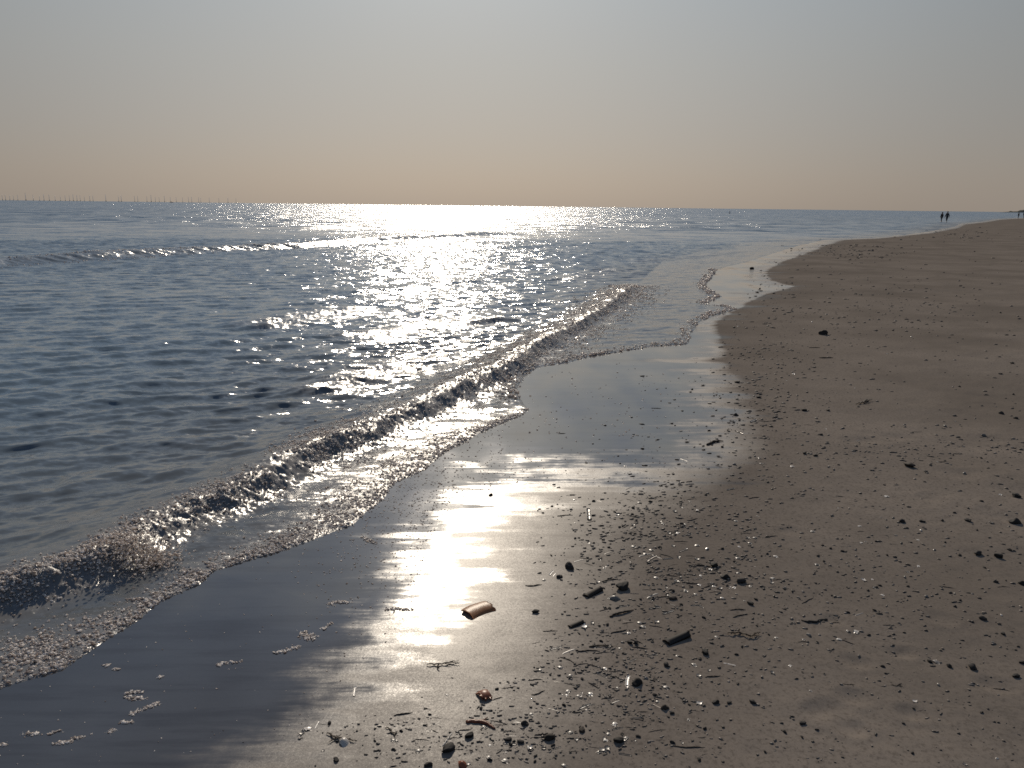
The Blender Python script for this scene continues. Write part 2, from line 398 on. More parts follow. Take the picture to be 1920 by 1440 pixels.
def sea_surface(P, dr=None):
    x, y = P[:, 0], P[:, 1]
    d = sea_dist(P)
    zs = sand_h(P, d)
    film = np.where(d > 0, 0.011 * (1 - np.exp(-d / 0.035)) + 0.01 * sstep(0.1, 1.2, d), 0.35 * d)
    lvl = zs + film
    k = 0.02
    h = np.maximum(lvl, SEA_Z) + 0.25 * k * np.maximum(k - np.abs(lvl - SEA_Z), 0) / k ** 1 * 1.0
    zr = np.zeros(len(P)); sm = np.full(len(P), 99.0); froth = np.zeros(len(P))
    for b in ALL_B:
        z, s, t = ridge(P, b)
        zr = np.maximum(zr, z)
        if b['froth'] > 0:
            froth = np.maximum(froth, b['froth'] * t * np.exp(-((s - 0.35 * b['f']) / (1.5 * b['f'])) ** 2))
        if b is MAIN: sm = s
    zone = (0.22 + 0.78 * sstep(0.05, 1.3, np.where(sm < 90, -sm, d))) * sstep(0.0, 0.5, d)
    zone = np.where(sm < 90, zone, sstep(1.0, 4.0, d))
    gust = 0.70 + 0.75 * (fbm(x * 0.16, y * 0.10, 61, 3) + 0.5)
    X = np.zeros(len(P)); Y = np.zeros(len(P)); Z = np.zeros(len(P))
    wx = x + 0.25 * fbm(x * 0.7, y * 0.7, 71, 2); wy = y + 0.25 * fbm(x * 0.7 + 9, y * 0.7, 72, 2)
    for i in range(NW):
        kk = 2 * math.pi / lam[i]; cx, cy = math.cos(ang[i]), math.sin(ang[i])
        th = kk * (wx * cx + wy * cy) + ph[i]
        a = amp[i]
        if dr is not None: a = a * sstep(1.5, 4.0, lam[i] / dr)
        Z += a * np.cos(th); s_ = 0.3 * a * np.sin(th)
        X -= s_ * cx; Y -= s_ * cy
    g = zone * gust
    # froth: lumpy skin
    lump = np.abs(fbm(x * 22, y * 22, 81, 4)) * 2 - 0.25
    lump2 = fbm(x * 8, y * 8, 85, 3)
    near = np.minimum(1.0, 0.35 + np.hypot(x, y) / 12)
    z = h + zr + 0.029 * np.tanh(Z * g / 0.029) + froth * (0.030 * lump + 0.05 * lump2) * near * sstep(0.02, 0.2, d)
    z = np.where(d > 0, z + 0.004 * lump * sstep(0.0, 0.06, d) * sstep(0.5, 0.1, d), z)
    z = np.where(d > 0.0, np.maximum(z, zs + 0.25 * film), z)
    de, ae, _ = line_dist(P, E_L)
    froth = np.maximum(froth, sstep(0.05, 0.0, -d) * np.interp(ae / E_LEN, E_U, E_W) * np.exp(-(de / (1.5 * np.interp(ae / E_LEN, E_U, [.34, .34, .26, .12, .12, .2, .34, .4, .28, .1]))) ** 2))
    return np.column_stack([x + X * g, y + Y * g, z]), d, froth

AZ = np.linspace(R(-44), R(50), 1150)
rs = np.concatenate([rings(1.25, 230, 0.55, 40, 0.075), np.geomspace(240, 120000, 160)])
P, Q = polar(rs, AZ)
drr = np.repeat(np.maximum(np.gradient(rs), rs * (AZ[1] - AZ[0])), len(AZ))
V, sd, fr = sea_surface(P, drr)
keep = (sd[Q] > -0.12).any(1)
Q = Q[keep]
used, inv = np.unique(Q.ravel(), return_inverse=True)
Q = inv.reshape(-1, 4); V = V[used]; sd = sd[used]; fr = fr[used]
rad = np.hypot(V[:, 0], V[:, 1])

m = N('water')
dep = m.attr('sea'); fro = m.attr('froth'); far = m.attr('far')
murk = m.mix(m.ramp(dep, 0.2, 5.0), rgb(0.072, 0.076, 0.078), rgb(0.074, 0.100, 0.124))
deep = m.mix(m.ramp(dep, 6, 60), murk, rgb(0.060, 0.090, 0.122))
colr = m.mix(m.math('MULTIPLY', fro, 0.55), deep, rgb(0.20, 0.175, 0.155))
rip = m.noise(m.pos(0.7, 1.7, 1, R(-20)), 17, 4, 0.68)
rip2 = m.noise(m.pos(0.6, 1.5, 1, R(-24)), 5.5, 3, 0.55)
rip3 = m.noise(m.pos(0.5, 1.0, 1, R(5)), 0.9, 3, 0.6)
calm = m.ramp(dep, 0.1, 1.5, 0.75, 1.0)
nrm = jitter_normal(m, [(rip, m.math('MULTIPLY', calm, 0.85)), (rip2, m.math('MULTIPLY', calm, 0.85)), (m.noise(m.pos(), 150, 3, 0.7), m.math('MULTIPLY', fro, 1.3)), ('bias', m.math('MULTIPLY', far, 1.0)), (m.noise(m.pos(0.05, 0.32, 1, R(6)), 1.0, 4, 0.65), m.math('MULTIPLY', far, 1.1)), (rip3, m.math('MULTIPLY', far, 2.0))])
rough = m.math('ADD', m.math('MULTIPLY', fro, 0.22), m.math('MULTIPLY_ADD', far, 0.09, 0.13))
# cloudy water: light scattered back from below hardly depends on the small ripples, the reflection does
body = m.n('ShaderNodeBsdfDiffuse', {'Color': colr, 'Normal': m.n('ShaderNodeCombineXYZ', {0: 0.0, 1: 0.0, 2: 1.0}).outputs[0]})
refl = m.bsdf(Base_Color=rgb(0.012, 0.016, 0.020), Roughness=rough, IOR=1.333, Normal=nrm)
p = m.n('ShaderNodeAddShader', {0: body.outputs[0], 1: refl.outputs[0]})
WATER = m.done(p.outputs[0])
link('water', np_mesh('water', V, Q, True, {'sea': sd, 'froth': fr, 'far': sstep(14, 90, rad)}), WATER, kind='structure')

# ------------------------------------------------------------------ foam bubbles
def ico(sub):
    bm = bmesh.new(); bmesh.ops.create_icosphere(bm, subdivisions=sub, radius=1)
    v = np.array([q.co[:] for q in bm.verts]); fcs = np.array([[q.index for q in g.verts] for g in bm.faces]); bm.free()
    return v, fcs
IV2, IF2 = ico(2); IV1, IF1 = ico(1)

def blob_geo(C, rad, squash, sub, chips=False):
    bv, bf = (IV2, IF2) if sub == 2 else (IV1, IF1)
    n = len(C); nv = len(bv); vv = []
    for k in range(8):
        q = bv * (1 + 0.30 * np.sin(bv @ rng.normal(0, 2.6, 3) + rng.uniform(0, 6))[:, None])
        vv.append(q)
    vv = np.array(vv)[rng.integers(0, 8, n)]
    th = rng.uniform(0, 6.28, n); ca, sa = np.cos(th), np.sin(th)
    st = rng.uniform(0.7, 1.7, (n, 1)); sq = squash * rng.uniform(0.6, 1.3, (n, 1))
    if chips:                                            # flat splinters washed into line with the back-wash
        th = rng.normal(0.1, 0.5, n); ca, sa = np.cos(th), np.sin(th); st = rng.uniform(0.9, 2.0, (n, 1))
    X = vv[:, :, 0] * rad[:, None] * st; Y = vv[:, :, 1] * rad[:, None] / st; Z = vv[:, :, 2] * rad[:, None] * sq
    out = np.stack([X * ca[:, None] - Y * sa[:, None] + C[:, 0:1], X * sa[:, None] + Y * ca[:, None] + C[:, 1:2], Z + C[:, 2:3]], -1)
    return out.reshape(-1, 3), (bf[None] + (np.arange(n) * nv)[:, None, None]).reshape(-1, 3)

def blobs(name, C, rad, mat, squash=0.75, sub=2, chips=False, **props):
    """many small bubbles in one mesh, the larger ones finer"""
    big = (rad * FPX / np.maximum(np.hypot(C[:, 0], C[:, 1]), .5) > 4.0) if sub == 0 else np.full(len(C), sub == 2)
    parts = [blob_geo(C[k], rad[k], squash, q, chips) for k, q in ((big, 2), (~big, 1)) if k.any()]
    V = np.vstack([p[0] for p in parts]); F = parts[0][1]
    if len(parts) == 2: F = np.vstack([F, parts[1][1] + len(parts[0][0])])
    return link(name, np_mesh(name, V, F, True), mat, **props)

m = N('foam')
pn = m.noise(m.pos(), 70, 3, 0.75).outputs[0]
fc = m.mix(m.ramp(pn, 0.42, 0.58), rgb(0.40, 0.345, 0.31), rgb(0.97, 0.93, 0.89))  # glints and dark gaps between bubbles painted in as pale and dark noise
p = m.bsdf(Base_Color=fc, Roughness=0.32, IOR=1.42, Normal=jitter_normal(m, [(m.noise(m.pos(), 110, 2, 0.6), 0.35)]))
tr = m.n('ShaderNodeBsdfTranslucent', {'Color': m.mix(m.ramp(pn, 0.42, 0.58), rgb(0.55, 0.45, 0.38), rgb(1.0, 0.94, 0.88))})
ms = m.n('ShaderNodeMixShader', {0: 0.55, 1: p.outputs[0], 2: tr.outputs[0]})
FOAM = m.done(ms.outputs[0])

def along(L, n, u0=0.0, u1=1.0):
    seg = np.sqrt((np.diff(L, axis=0) ** 2).sum(1)); S = np.concatenate([[0], np.cumsum(seg)])
    # more bubbles near the viewer: density ~ 1/r
    cand = rng.uniform(u0, u1, n * 12) * S[-1]
    x = np.interp(cand, S, L[:, 0]); y = np.interp(cand, S, L[:, 1])
    i = np.clip(np.searchsorted(S, cand) - 1, 0, len(L) - 2)
    t = (L[i + 1] - L[i]) / seg[i][:, None]
    nr = np.stack([t[:, 1], -t[:, 0]], 1)        # shoreward
    wgt = 1 / (np.hypot(x, y) + 0.5); wgt /= wgt.sum()
    k = rng.choice(len(cand), n, replace=False, p=wgt)
    return np.column_stack([x, y])[k], nr[k], cand[k] / S[-1]

def bub_r(P, lo=0.0013, hi=0.0068):
    r = np.hypot(P[:, 0], P[:, 1])
    return (lo + (hi - lo) * rng.random(len(P)) ** 3.6) * (0.8 + r * 0.13)

# main breaker froth
pts, nr, u = along(MAIN['L'], 60000, 0.02, 0.97)
patch = fbm(pts[:, 0] * 1.3, pts[:, 1] * 1.3, 91, 3) * 2
rr = np.hypot(pts[:, 0], pts[:, 1])
wid = np.interp(u, [0, .06, .12, .2, .35, .6, 1], [.065, .07, .11, .20, .27, .29, .30])
off = 0.04 + rng.normal(0, 1, len(pts)) * wid - 0.3 * wid
sp = pts + nr * off[:, None]
dens = 0.75 + patch
okm = rng.random(len(sp)) < dens
okm &= (fbm(sp[:, 0] * 11, sp[:, 1] * 11, 111, 3) > -0.05) | (rng.random(len(sp)) < 0.35)
sp = sp[okm]
# swash front froth
m1 = np.array(EDGE[4:]); 
e_l = EDGE[4:26]
pts, nr, u = along(e_l, 24000)
w_ = np.interp(u, [0, .03, .08, .14, .2, .3, .45, .6, .75, 1], [.34, .34, .26, .12, .10, .16, .26, .34, .22, .03])
off = -np.abs(rng.normal(0, 0.55, len(pts))) * w_
ep = pts + nr * off[:, None]
kk = rng.random(len(ep)) < np.interp(u, [0, .1, .5, .8, 1], [1, .8, .8, .7, .25])
kk &= (fbm(ep[:, 0] * 14, ep[:, 1] * 14, 113, 3) > -0.06) | (rng.random(len(ep)) < 0.25)
ep = ep[kk]
# second swash lobe and the fringe beyond it
pts, nr, u = along(EDGE[26:44], 3200)
fp = pts - nr * np.abs(rng.normal(0, 0.05, len(pts)))[:, None] * 2
fp = fp[(fbm(fp[:, 0] * 0.9, fp[:, 1] * 0.9, 97, 2) > -0.05) | (rng.random(len(fp)) < 0.4)]
# back breaker
pts, nr, u = along(BACK['L'], 6000, 0.02, 0.72)
bp = pts + nr * np.where(rng.random(len(pts)) < .6, rng.normal(-0.12, 0.10, len(pts)), rng.normal(0.75, 0.16, len(pts)))[:, None]
bp = bp[rng.random(len(bp)) < 0.7 + 2.2 * fbm(bp[:, 0] * 0.5, bp[:, 1] * 0.5, 99, 3)]
# thin scatter of bubbles riding the swash film
q = rng.uniform([260, 640], [1250, 1090], (9000, 2))
sc_ = to_ground(q[:, 0], q[:, 1])
dsc = sea_dist(sc_)
sc_ = sc_[(dsc > 0) & (line_dist(sc_, MAIN['L'])[2] < 0) & (rng.random(len(dsc)) < 0.33)]
allp = np.vstack([sp, ep, fp, bp, sc_])
nfar = len(sp) + len(ep) + len(fp)
S3, d3, f3 = sea_surface(allp, np.full(len(allp), 0.02))
rad_ = bub_r(allp)
rad_[nfar:nfar + len(bp)] *= 0.85
rad_[nfar + len(bp):] *= 0.6
rad_[len(sp) + len(ep):nfar] *= 1.7
S3 = np.column_stack([allp, S3[:, 2] + rad_ * rng.uniform(-0.3, 0.7, len(allp))])
# the little splash thrown up where the crest folds
n = 1100
c0 = to_ground(268, 1060)[None]
spl = np.column_stack([c0 + rng.normal(0, 1, (n, 2)) * [0.085, 0.06], np.zeros(n)])
base = sea_surface(spl[:, :2], np.full(n, 0.02))[0][:, 2]
spl[:, 2] = base + np.abs(rng.normal(0, 0.035, n)) + 0.085 * np.exp(-((spl[:, 0] - c0[0, 0] + 0.05) / 0.04) ** 2) * rng.random(n)
rs_ = rng.uniform(0.002, 0.0075, n)
blobs('foam', np.vstack([S3, spl]), np.concatenate([rad_, rs_]), FOAM, 0.6, 0, kind='stuff')
# ------------------------------------------------------------------ things
def simple(name, col, rough=0.5, var=0.35, spec=0.5, scale=90, trans=0.0, bump=0.5):
    m = N(name)
    oi = m.n('ShaderNodeObjectInfo').outputs['Random']
    tc = m.n('ShaderNodeTexCoord').outputs['Object']
    nz = m.noise(tc, scale, 4, 0.65)
    k = m.math('MULTIPLY_ADD', oi, var, 1 - var / 2)
    c = m.mix(m.ramp(nz.outputs[0], 0.35, 0.68), rgb(*[q * 0.6 for q in col]), rgb(*[q * 1.3 for q in col]))
    c = m.n('ShaderNodeVectorMath', {0: c}, operation='SCALE'); m.t.links.new(k, c.inputs['Scale'])
    p = m.bsdf(Base_Color=c.outputs[0], Roughness=rough, Specular_IOR_Level=spec, Normal=jitter_normal(m, [(nz, bump)]))
    if trans:
        t = m.n('ShaderNodeBsdfTranslucent', {'Color': c.outputs[0]})
        return m.done(m.n('ShaderNodeMixShader', {0: trans, 1: p.outputs[0], 2: t.outputs[0]}).outputs[0])
    return m.done(p.outputs[0])
STONE = simple('dark_stone', (0.024, 0.021, 0.019), 0.75, 0.8, 0.18)
WOOD = simple('driftwood', (0.034, 0.026, 0.020), 0.75, 0.7, 0.2, scale=40)
WEED = simple('seaweed', (0.030, 0.018, 0.010), 0.65, 0.6, 0.2)
RAZOR = simple('razor_shell', (0.20, 0.155, 0.115), 0.35, 0.8, scale=55)
BROWN = simple('brown_shell', (0.42, 0.19, 0.075), 0.4, 0.2, scale=40, trans=0.5)
RUST = simple('rust_shell', (0.27, 0.085, 0.038), 0.4, 0.3, scale=40, trans=0.35)
WHITE = simple('white_shell', (0.62, 0.57, 0.51), 0.3, 0.4, scale=60, trans=0.15)
GREY = simple('grey_shell', (0.13, 0.115, 0.10), 0.38, 1.0, scale=60)

def me_from(name, v, fs, smooth=True):
    me = bpy.data.meshes.new(name); me.from_pydata([tuple(q) for q in v], [], fs); me.update()
    for p in me.polygons: p.use_smooth = smooth
    return me

def mk_stone(seed, ang=0.0):
    g = np.random.default_rng(seed)
    v, fcs = ico(3)
    q = v.copy()
    for _ in range(7):                                   # worn flats
        d = g.normal(0, 1, 3); d /= np.linalg.norm(d); h = g.uniform(0.55, 0.9)
        t = q @ d; q = q - np.outer(np.maximum(t - h, 0), d)
    for _ in range(4):
        q = q * (1 + 0.06 * np.sin(v @ g.normal(0, 4, 3) + g.uniform(0, 6)))[:, None]
    q *= [0.56, 0.5 * g.uniform(0.55, 0.9), 0.5 * g.uniform(0.35, 0.7)]
    q[:, 2] += 0.14
    return me_from('stone', q, fcs.tolist())

def tube(path, rad, sides=8, flat=1.0):
    path = np.array(path, float); n = len(path); V = []; F = []
    for i in range(n):
        t = path[min(i + 1, n - 1)] - path[max(i - 1, 0)]; t /= np.linalg.norm(t) + 1e-9
        a = np.cross(t, [0, 0, 1.0]); a /= np.linalg.norm(a) + 1e-9; b = np.cross(a, t)
        for k in range(sides):
            th = 2 * math.pi * k / sides
            V.append(path[i] + rad[i] * (a * math.cos(th) + flat * b * math.sin(th)))
    for i in range(n - 1):
        for k in range(sides):
            k2 = (k + 1) % sides
            F.append((i * sides + k, i * sides + k2, (i + 1) * sides + k2, (i + 1) * sides + k))
    F.append(tuple(range(sides))[::-1]); F.append(tuple(range((n - 1) * sides, n * sides)))
    return V, F

def mk_stick(seed, thick=0.035, bend=0.06, n=14):
    g = np.random.default_rng(seed)
    t = np.linspace(0, 1, n)
    y = bend * (np.sin(t * g.uniform(2, 5) + g.uniform(0, 6)) - 0) + 0.012 * g.normal(0, 1, n)
    y -= np.linspace(y[0], y[-1], n)
    z = thick * 0.55 + 0.03 * np.sin(t * 3.1) * g.uniform(0, 1)
    r = thick * (0.75 + 0.35 * g.random(n)) * np.interp(t, [0, .06, .8, 1], [.6, 1, .8, .3])
    V, F = tube(np.column_stack([t - 0.5, y, z]), r, 8)
    if g.random() < 0.6:                                  # a broken side twig
        k = g.integers(4, 9); p0 = np.array([t[k] - 0.5, y[k], z[k]]); d = np.array([0.13, g.choice([-1, 1]) * 0.10, 0.03])
        V2, F2 = tube([p0, p0 + d * .5, p0 + d], [thick * .5, thick * .4, thick * .2], 6)
        F += [tuple(i + len(V) for i in q) for q in F2]; V += V2
    return me_from('stick', V, F)

def shell_sheet(U, W, fn, th):
    """double skinned sheet from a grid function"""
    nu, nw = len(U), len(W); V = []; F = []
    for s in (0, 1):
        for u in U:
            for w_ in W: V.append(fn(u, w_, -th * s))
    o = nu * nw
    for i in range(nu - 1):
        for j in range(nw - 1):
            a = i * nw + j; F.append((a, a + 1, a + nw + 1, a + nw)); F.append((o + a, o + a + nw, o + a + nw + 1, o + a + 1))
    def rim(a, b): F.append((b, a, o + a, o + b))
    for i in range(nu - 1): rim(i * nw, (i + 1) * nw); rim((i + 1) * nw + nw - 1, i * nw + nw - 1)
    for j in range(nw - 1): rim(j + 1, j); rim((nu - 1) * nw + j, (nu - 1) * nw + j + 1)
    return V, F

def mk_razor(seed, broken=False, up=True, wid=0.085):
    g = np.random.default_rng(seed)
    cut = g.normal(0, 0.03, 40) if broken else np.zeros(40)
    bow = g.uniform(0.0, 0.05)
    def fn(u, w_, d):
        t = (u + 1) / 2; a = w_ * 1.25
        end = cut[int((w_ + 1) * 6)] * (1 if u > 0.9 else 0) - (cut[int((w_ + 1) * 6) + 14] if u < -0.9 else 0)
        round_ = (1 - abs(u) ** 14 * 0.45) if not broken else 1
        rr = (wid + d) * round_
        x = u * 0.5 + end - 0.03 * w_ * w_ * u
        y = rr * math.sin(a) + bow * (1 - u * u)
        z = rr * math.cos(a) * 0.62 - wid * 0.16 + 0.0012 * math.sin(u * 60 + w_ * 4)
        return (x, y, z if up else wid * 0.62 - z)
    V, F = shell_sheet(np.linspace(-1, 1, 22), np.linspace(-1, 1, 12), fn, 0.012)
    return me_from('razor', V, F)

def mk_fragment(seed, up=True):
    g = np.random.default_rng(seed); ja = g.uniform(0.55, 1.05, 24)
    def fn(u, w_, d):
        k = int((math.atan2(w_, u) / (2 * math.pi) % 1) * 24) % 24
        m_ = max(abs(u), abs(w_)); e = ja[k] if m_ > 0.95 else 0.8
        x, y = u * 0.5 * e, w_ * 0.36 * e
        z = 0.20 - 0.55 * (x * x + y * y) + d * 1 + 0.01 * math.sin(x * 40)
        return (x, y, z if up else 0.24 - z)
    V, F = shell_sheet(np.linspace(-1, 1, 11), np.linspace(-1, 1, 9), fn, 0.045)
    return me_from('fragment', V, F)

def mk_cockle(seed, up=True):
    g = np.random.default_rng(seed)
    def fn(u, w_, d):                                     # u: hinge to rim, w: across
        r = (u + 1) / 2; a = w_ * 1.25
        rr = 0.5 * r * (1 - 0.10 * w_ * w_)
        h = 0.30 * math.sin(math.pi * min(1, (0.12 + 0.88 * r))) ** 0.8 * math.cos(w_ * 1.35) + 0.012 * math.cos(w_ * 36) * r
        return (rr * math.cos(a) * 1.5 - 0.35, rr * math.sin(a) * 1.5, h + d)
    V, F = shell_sheet(np.linspace(-0.96, 1, 14), np.linspace(-1, 1, 37), fn, 0.03)
    return me_from('cockle', V, F)

def mk_chip(seed):
    g = np.random.default_rng(seed); j1 = g.normal(0, 0.04, 9); j2 = g.normal(0, 0.04, 9)
    def fn(u, w_, d):
        k = int((w_ + 1) * 4)
        x = u * 0.5 + (j1[k] if u > .9 else 0) + (j2[k] if u < -.9 else 0)
        return (x, w_ * 0.17 * (1 - 0.12 * u), 0.16 - 0.045 * w_ * w_ * 2 + 0.008 * math.sin(w_ * 22) + d + 0.03 * u)
    V, F = shell_sheet(np.linspace(-1, 1, 12), np.linspace(-1, 1, 9), fn, 0.15)
    return me_from('chip', V, F)

def mk_weed(seed):
    g = np.random.default_rng(seed); V = []; F = []
    def strand(p0, ang, ln, w0):
        nonlocal V, F
        n = 18; p = np.array(p0, float); path = []; a = ang
        for i in range(n):
            path.append((p[0], p[1], 0.03 + 0.03 * abs(math.sin(i * 0.8 + ang * 3)))); a += g.normal(0, 0.28)
            p = p + ln / n * np.array([math.cos(a), math.sin(a)])
        v, fc = tube(path, w0 * np.interp(range(n), [0, 3, 13, 17], [.5, 1, .8, .25]), 6, 0.4)
        F += [tuple(i + len(V) for i in q) for q in fc]; V += v
        return path
    pt = strand((-0.5, 0), 0, 1.0, 0.035)
    for k in g.choice(range(4, 15), 3, replace=False): strand(pt[k][:2], g.uniform(-1.2, 1.2), g.uniform(.2, .4), 0.024)
    return me_from('weed', V, F)

KINDS = {
    'stone': [mk_stone(s) for s in range(1, 8)], 'pebble': [mk_stone(s) for s in range(20, 26)],
    'driftwood_stick': [mk_stick(s) for s in range(1, 9)], 'thin_stick': [mk_stick(s, 0.022, 0.04) for s in range(11, 16)],
    'razor_shell': [mk_razor(s, False, s % 2 == 0) for s in range(1, 6)], 'broken_razor': [mk_razor(s, True, True, 0.27) for s in range(1, 3)],
    'shell_fragment': [mk_fragment(s, s % 3 > 0) for s in range(1, 8)], 'cockle_shell': [mk_cockle(s) for s in range(1, 3)],
    'driftwood_chip': [mk_chip(s) for s in range(1, 5)], 'seaweed_strand': [mk_weed(s) for s in range(1, 7)]}
_cnt = {}

def put(kind, loc, length, yaw, mat, label=None, cat=None, group=None, name=None, tilt=(0, 0), sc=(1, 1, 1)):
    i = _cnt.get(kind, 0); _cnt[kind] = i + 1
    base = KINDS[kind][i % len(KINDS[kind])]
    key = base.name + '_' + mat.name
    me = bpy.data.meshes.get(key)
    if me is None:
        me = base.copy(); me.name = key; me.materials.append(mat)
    o = bpy.data.objects.new(name or {'thin_stick': 'driftwood_stick', 'broken_razor': 'razor_shell'}.get(kind, kind), me); COL.objects.link(o)
    o.location = loc; o.rotation_euler = (tilt[0], tilt[1], yaw); o.scale = [length * q for q in sc]
    o['label'] = label; o['category'] = cat or {'driftwood_stick': 'stick', 'thin_stick': 'stick', 'razor_shell': 'shell', 'broken_razor': 'shell', 'shell_fragment': 'shell',
        'cockle_shell': 'shell', 'driftwood_chip': 'driftwood', 'seaweed_strand': 'seaweed', 'stone': 'stone', 'pebble': 'pebble'}[kind]
    if group: o['group'] = group
    return o

def lay(kind, x0, y0, x1, y1, mat, label, maxlen=0.3, group=None, sc=(1, 1, 1), **k):
    """an elongated thing lying from one spot of the beach to another"""
    G, t = ground_at([x0, x1], [y0, y1])
    d = G[1] - G[0]; L = float(np.hypot(d[0], d[1])); c = (G[0] + G[1]) / 2
    return put(kind, tuple(c - [0, 0, 0.001]), min(L, maxlen), math.atan2(d[1], d[0]), mat, label, group=group, tilt=(0, -math.atan2(d[2], L)), sc=sc, **k)

def spot(kind, x, y, wpx, mat, label, yaw=None, group=None, sc=(1, 1, 1), **k):
    G, t = ground_at(x, y + wpx * 0.2)
    return put(kind, tuple(G[0] - [0, 0, 0.001]), float(wpx * t[0] / FPX), random.uniform(0, 6.28) if yaw is None else yaw, mat, label, group=group, sc=sc, **k)

GS, GD, GR, GF, GW = 'stones on the sand', 'driftwood sticks on the sand', 'razor shells on the sand', 'shell pieces on the sand', 'seaweed strands on the sand'
# --- in and below the sun glare
lay('broken_razor', 876, 1153, 917, 1137, BROWN, 'orange brown broken piece of shell lying in the brightest sun glare', sc=(1.05, 1.6, 1.2), cat='shell')
lay('seaweed_strand', 800, 1247, 862, 1257, WEED, 'thin wavy brown seaweed strand below the orange brown shell in the glare', group=GW)
spot('shell_fragment', 909, 1299, 34, RUST, 'dark red brown angular shell piece standing below the sun glare', sc=(1, 1, 1.6), group=GF)
lay('driftwood_stick', 874, 1353, 929, 1367, RUST, 'red brown flat sliver of wood near the bottom edge below the glare', sc=(1, 2.2, 1.6))
spot('stone', 880, 1377, 18, STONE, 'black stone touching the red brown sliver of wood', group=GS)
spot('stone', 839, 1400, 30, STONE, 'black lump with a pale stick leaning on it near the bottom edge', group=GS)
lay('thin_stick', 829, 1399, 848, 1372, WHITE, 'pale thin stick leaning on a black lump', 0.12, group=GD)
spot('cockle_shell', 867, 1430, 22, RUST, 'dark hollow round shell at the bottom edge of the beach', sc=(1, 1, 1.3), group=GF)
spot('stone', 803, 1432, 16, STONE, 'dark stone at the bottom edge left of the hollow round shell', group=GS)
lay('driftwood_stick', 738, 1342, 774, 1336, WOOD, 'short dark stick left of the red brown sliver', group=GD)
spot('stone', 631, 1423, 14, STONE, 'small black stone at the bottom edge on the wet sand border', group=GS)
lay('seaweed_strand', 612, 1376, 668, 1388, WEED, 'thin dark seaweed arc beside a pale shell at the edge of the wet sand', group=GW)
spot('cockle_shell', 645, 1386, 26, WHITE, 'pale rounded shell under a seaweed arc at the edge of the wet sand', group=GF)
lay('razor_shell', 664, 1306, 667, 1287, WHITE, 'white shell sliver standing at the border of the wet sand', 0.06, group=GR)
lay('razor_shell', 590, 1367, 598, 1352, WHITE, 'white shell tip poking out of the wet sand lower left of the glare', 0.06, group=GR)
spot('shell_fragment', 577, 1364, 16, WHITE, 'white curved shell bit beside the white shell tip on wet sand', group=GF)
lay('driftwood_stick', 1018, 1184, 1046, 1183, WOOD, 'short dark twig right of the glare below the big black lump', group=GD)
spot('stone', 1004, 1145, 14, STONE, 'dark flat stone right of the orange brown shell', group=GS)
lay('driftwood_stick', 996, 1303, 1022, 1294, WOOD, 'dark forked twig right of the red brown angular shell', group=GD)
lay('driftwood_stick', 990, 1276, 1018, 1275, WOOD, 'thin dark leaf shaped twig above the forked twig', group=GD)
spot('stone', 984, 1355, 14, STONE, 'dark stone right of the red brown sliver', group=GS)
spot('stone', 1030, 1381, 22, WOOD, 'dark brown lump trailing a thin twig near the bottom', group=GS)
lay('thin_stick', 995, 1383, 1026, 1383, WOOD, 'thin twig ending at a dark brown lump near the bottom', group=GD)
spot('stone', 953, 1385, 13, STONE, 'left one of two dark pebbles between the sliver and the brown lump', group=GS)
spot('stone', 975, 1388, 15, STONE, 'right one of two dark pebbles between the sliver and the brown lump', group=GS)
lay('seaweed_strand', 722, 1365, 760, 1376, WEED, 'dark seaweed tuft left of the black lump with the pale stick', group=GW)
lay('driftwood_stick', 808, 1368, 824, 1374, WOOD, 'stubby dark twig above the black lump', group=GD)
# --- middle field right of the glare
spot('stone', 1068, 1061, 19, STONE, 'black square stone at the right edge of the glare', sc=(1, 1, 1.3), group=GS)
spot('stone', 1167, 1098, 30, STONE, 'largest black lump right of the glare with a twig on its left', sc=(1, 1, 1.25), group=GS)
lay('driftwood_stick', 1128, 1091, 1158, 1086, WOOD, 'dark twig sticking out left of the largest black lump', group=GD)
lay('driftwood_chip', 1098, 1119, 1126, 1106, WOOD, 'dark jagged wood chip lower left of the largest black lump')
spot('cockle_shell', 1152, 1118, 22, GREY, 'pale brown shell half under the largest black lump', group=GF)
lay('razor_shell', 1105, 976, 1103, 954, GREY, 'upright looking razor shell alone at the upper right of the glare', 0.16, group=GR)
lay('driftwood_stick', 1045, 968, 1074, 966, WOOD, 'dark stick left of the lone upright razor shell', group=GD)
lay('razor_shell', 1198, 1044, 1222, 1038, GREY, 'dark razor shell upper one of a pair in the shell litter', group=GR)
lay('razor_shell', 1212, 1054, 1231, 1042, RAZOR, 'pale curved razor shell lower one of a pair in the shell litter', 0.14, group=GR)
lay('driftwood_stick', 1291, 1061, 1332, 1063, WOOD, 'straight black stick on the right of the shell litter', group=GD, sc=(1, 1.3, 1.3))
spot('stone', 1340, 1058, 18, STONE, 'black stone at the right end of the straight black stick', group=GS)
spot('stone', 1360, 1080, 16, STONE, 'dark stone below the straight black stick', group=GS)
spot('stone', 1390, 1087, 20, STONE, 'black knobbly stone right of the shell litter', group=GS)
spot('stone', 1407, 1130, 13, STONE, 'small black stone below the knobbly stone', group=GS)
spot('stone', 1262, 1120, 16, WOOD, 'brown stone right of the largest black lump', group=GS)
lay('driftwood_stick', 1143, 1157, 1188, 1144, WOOD, 'dark stick slanting up below the largest black lump', group=GD, sc=(1, 1.2, 1.2))
lay('driftwood_stick', 1124, 1146, 1147, 1140, WOOD, 'short dark stick above left of the slanting stick', group=GD)
spot('stone', 1049, 1080, 12, STONE, 'small dark stone beside a white shell below the square stone', group=GS)
lay('razor_shell', 1030, 1079, 1038, 1070, WHITE, 'white shell below left of the black square stone', 0.07, group=GR)
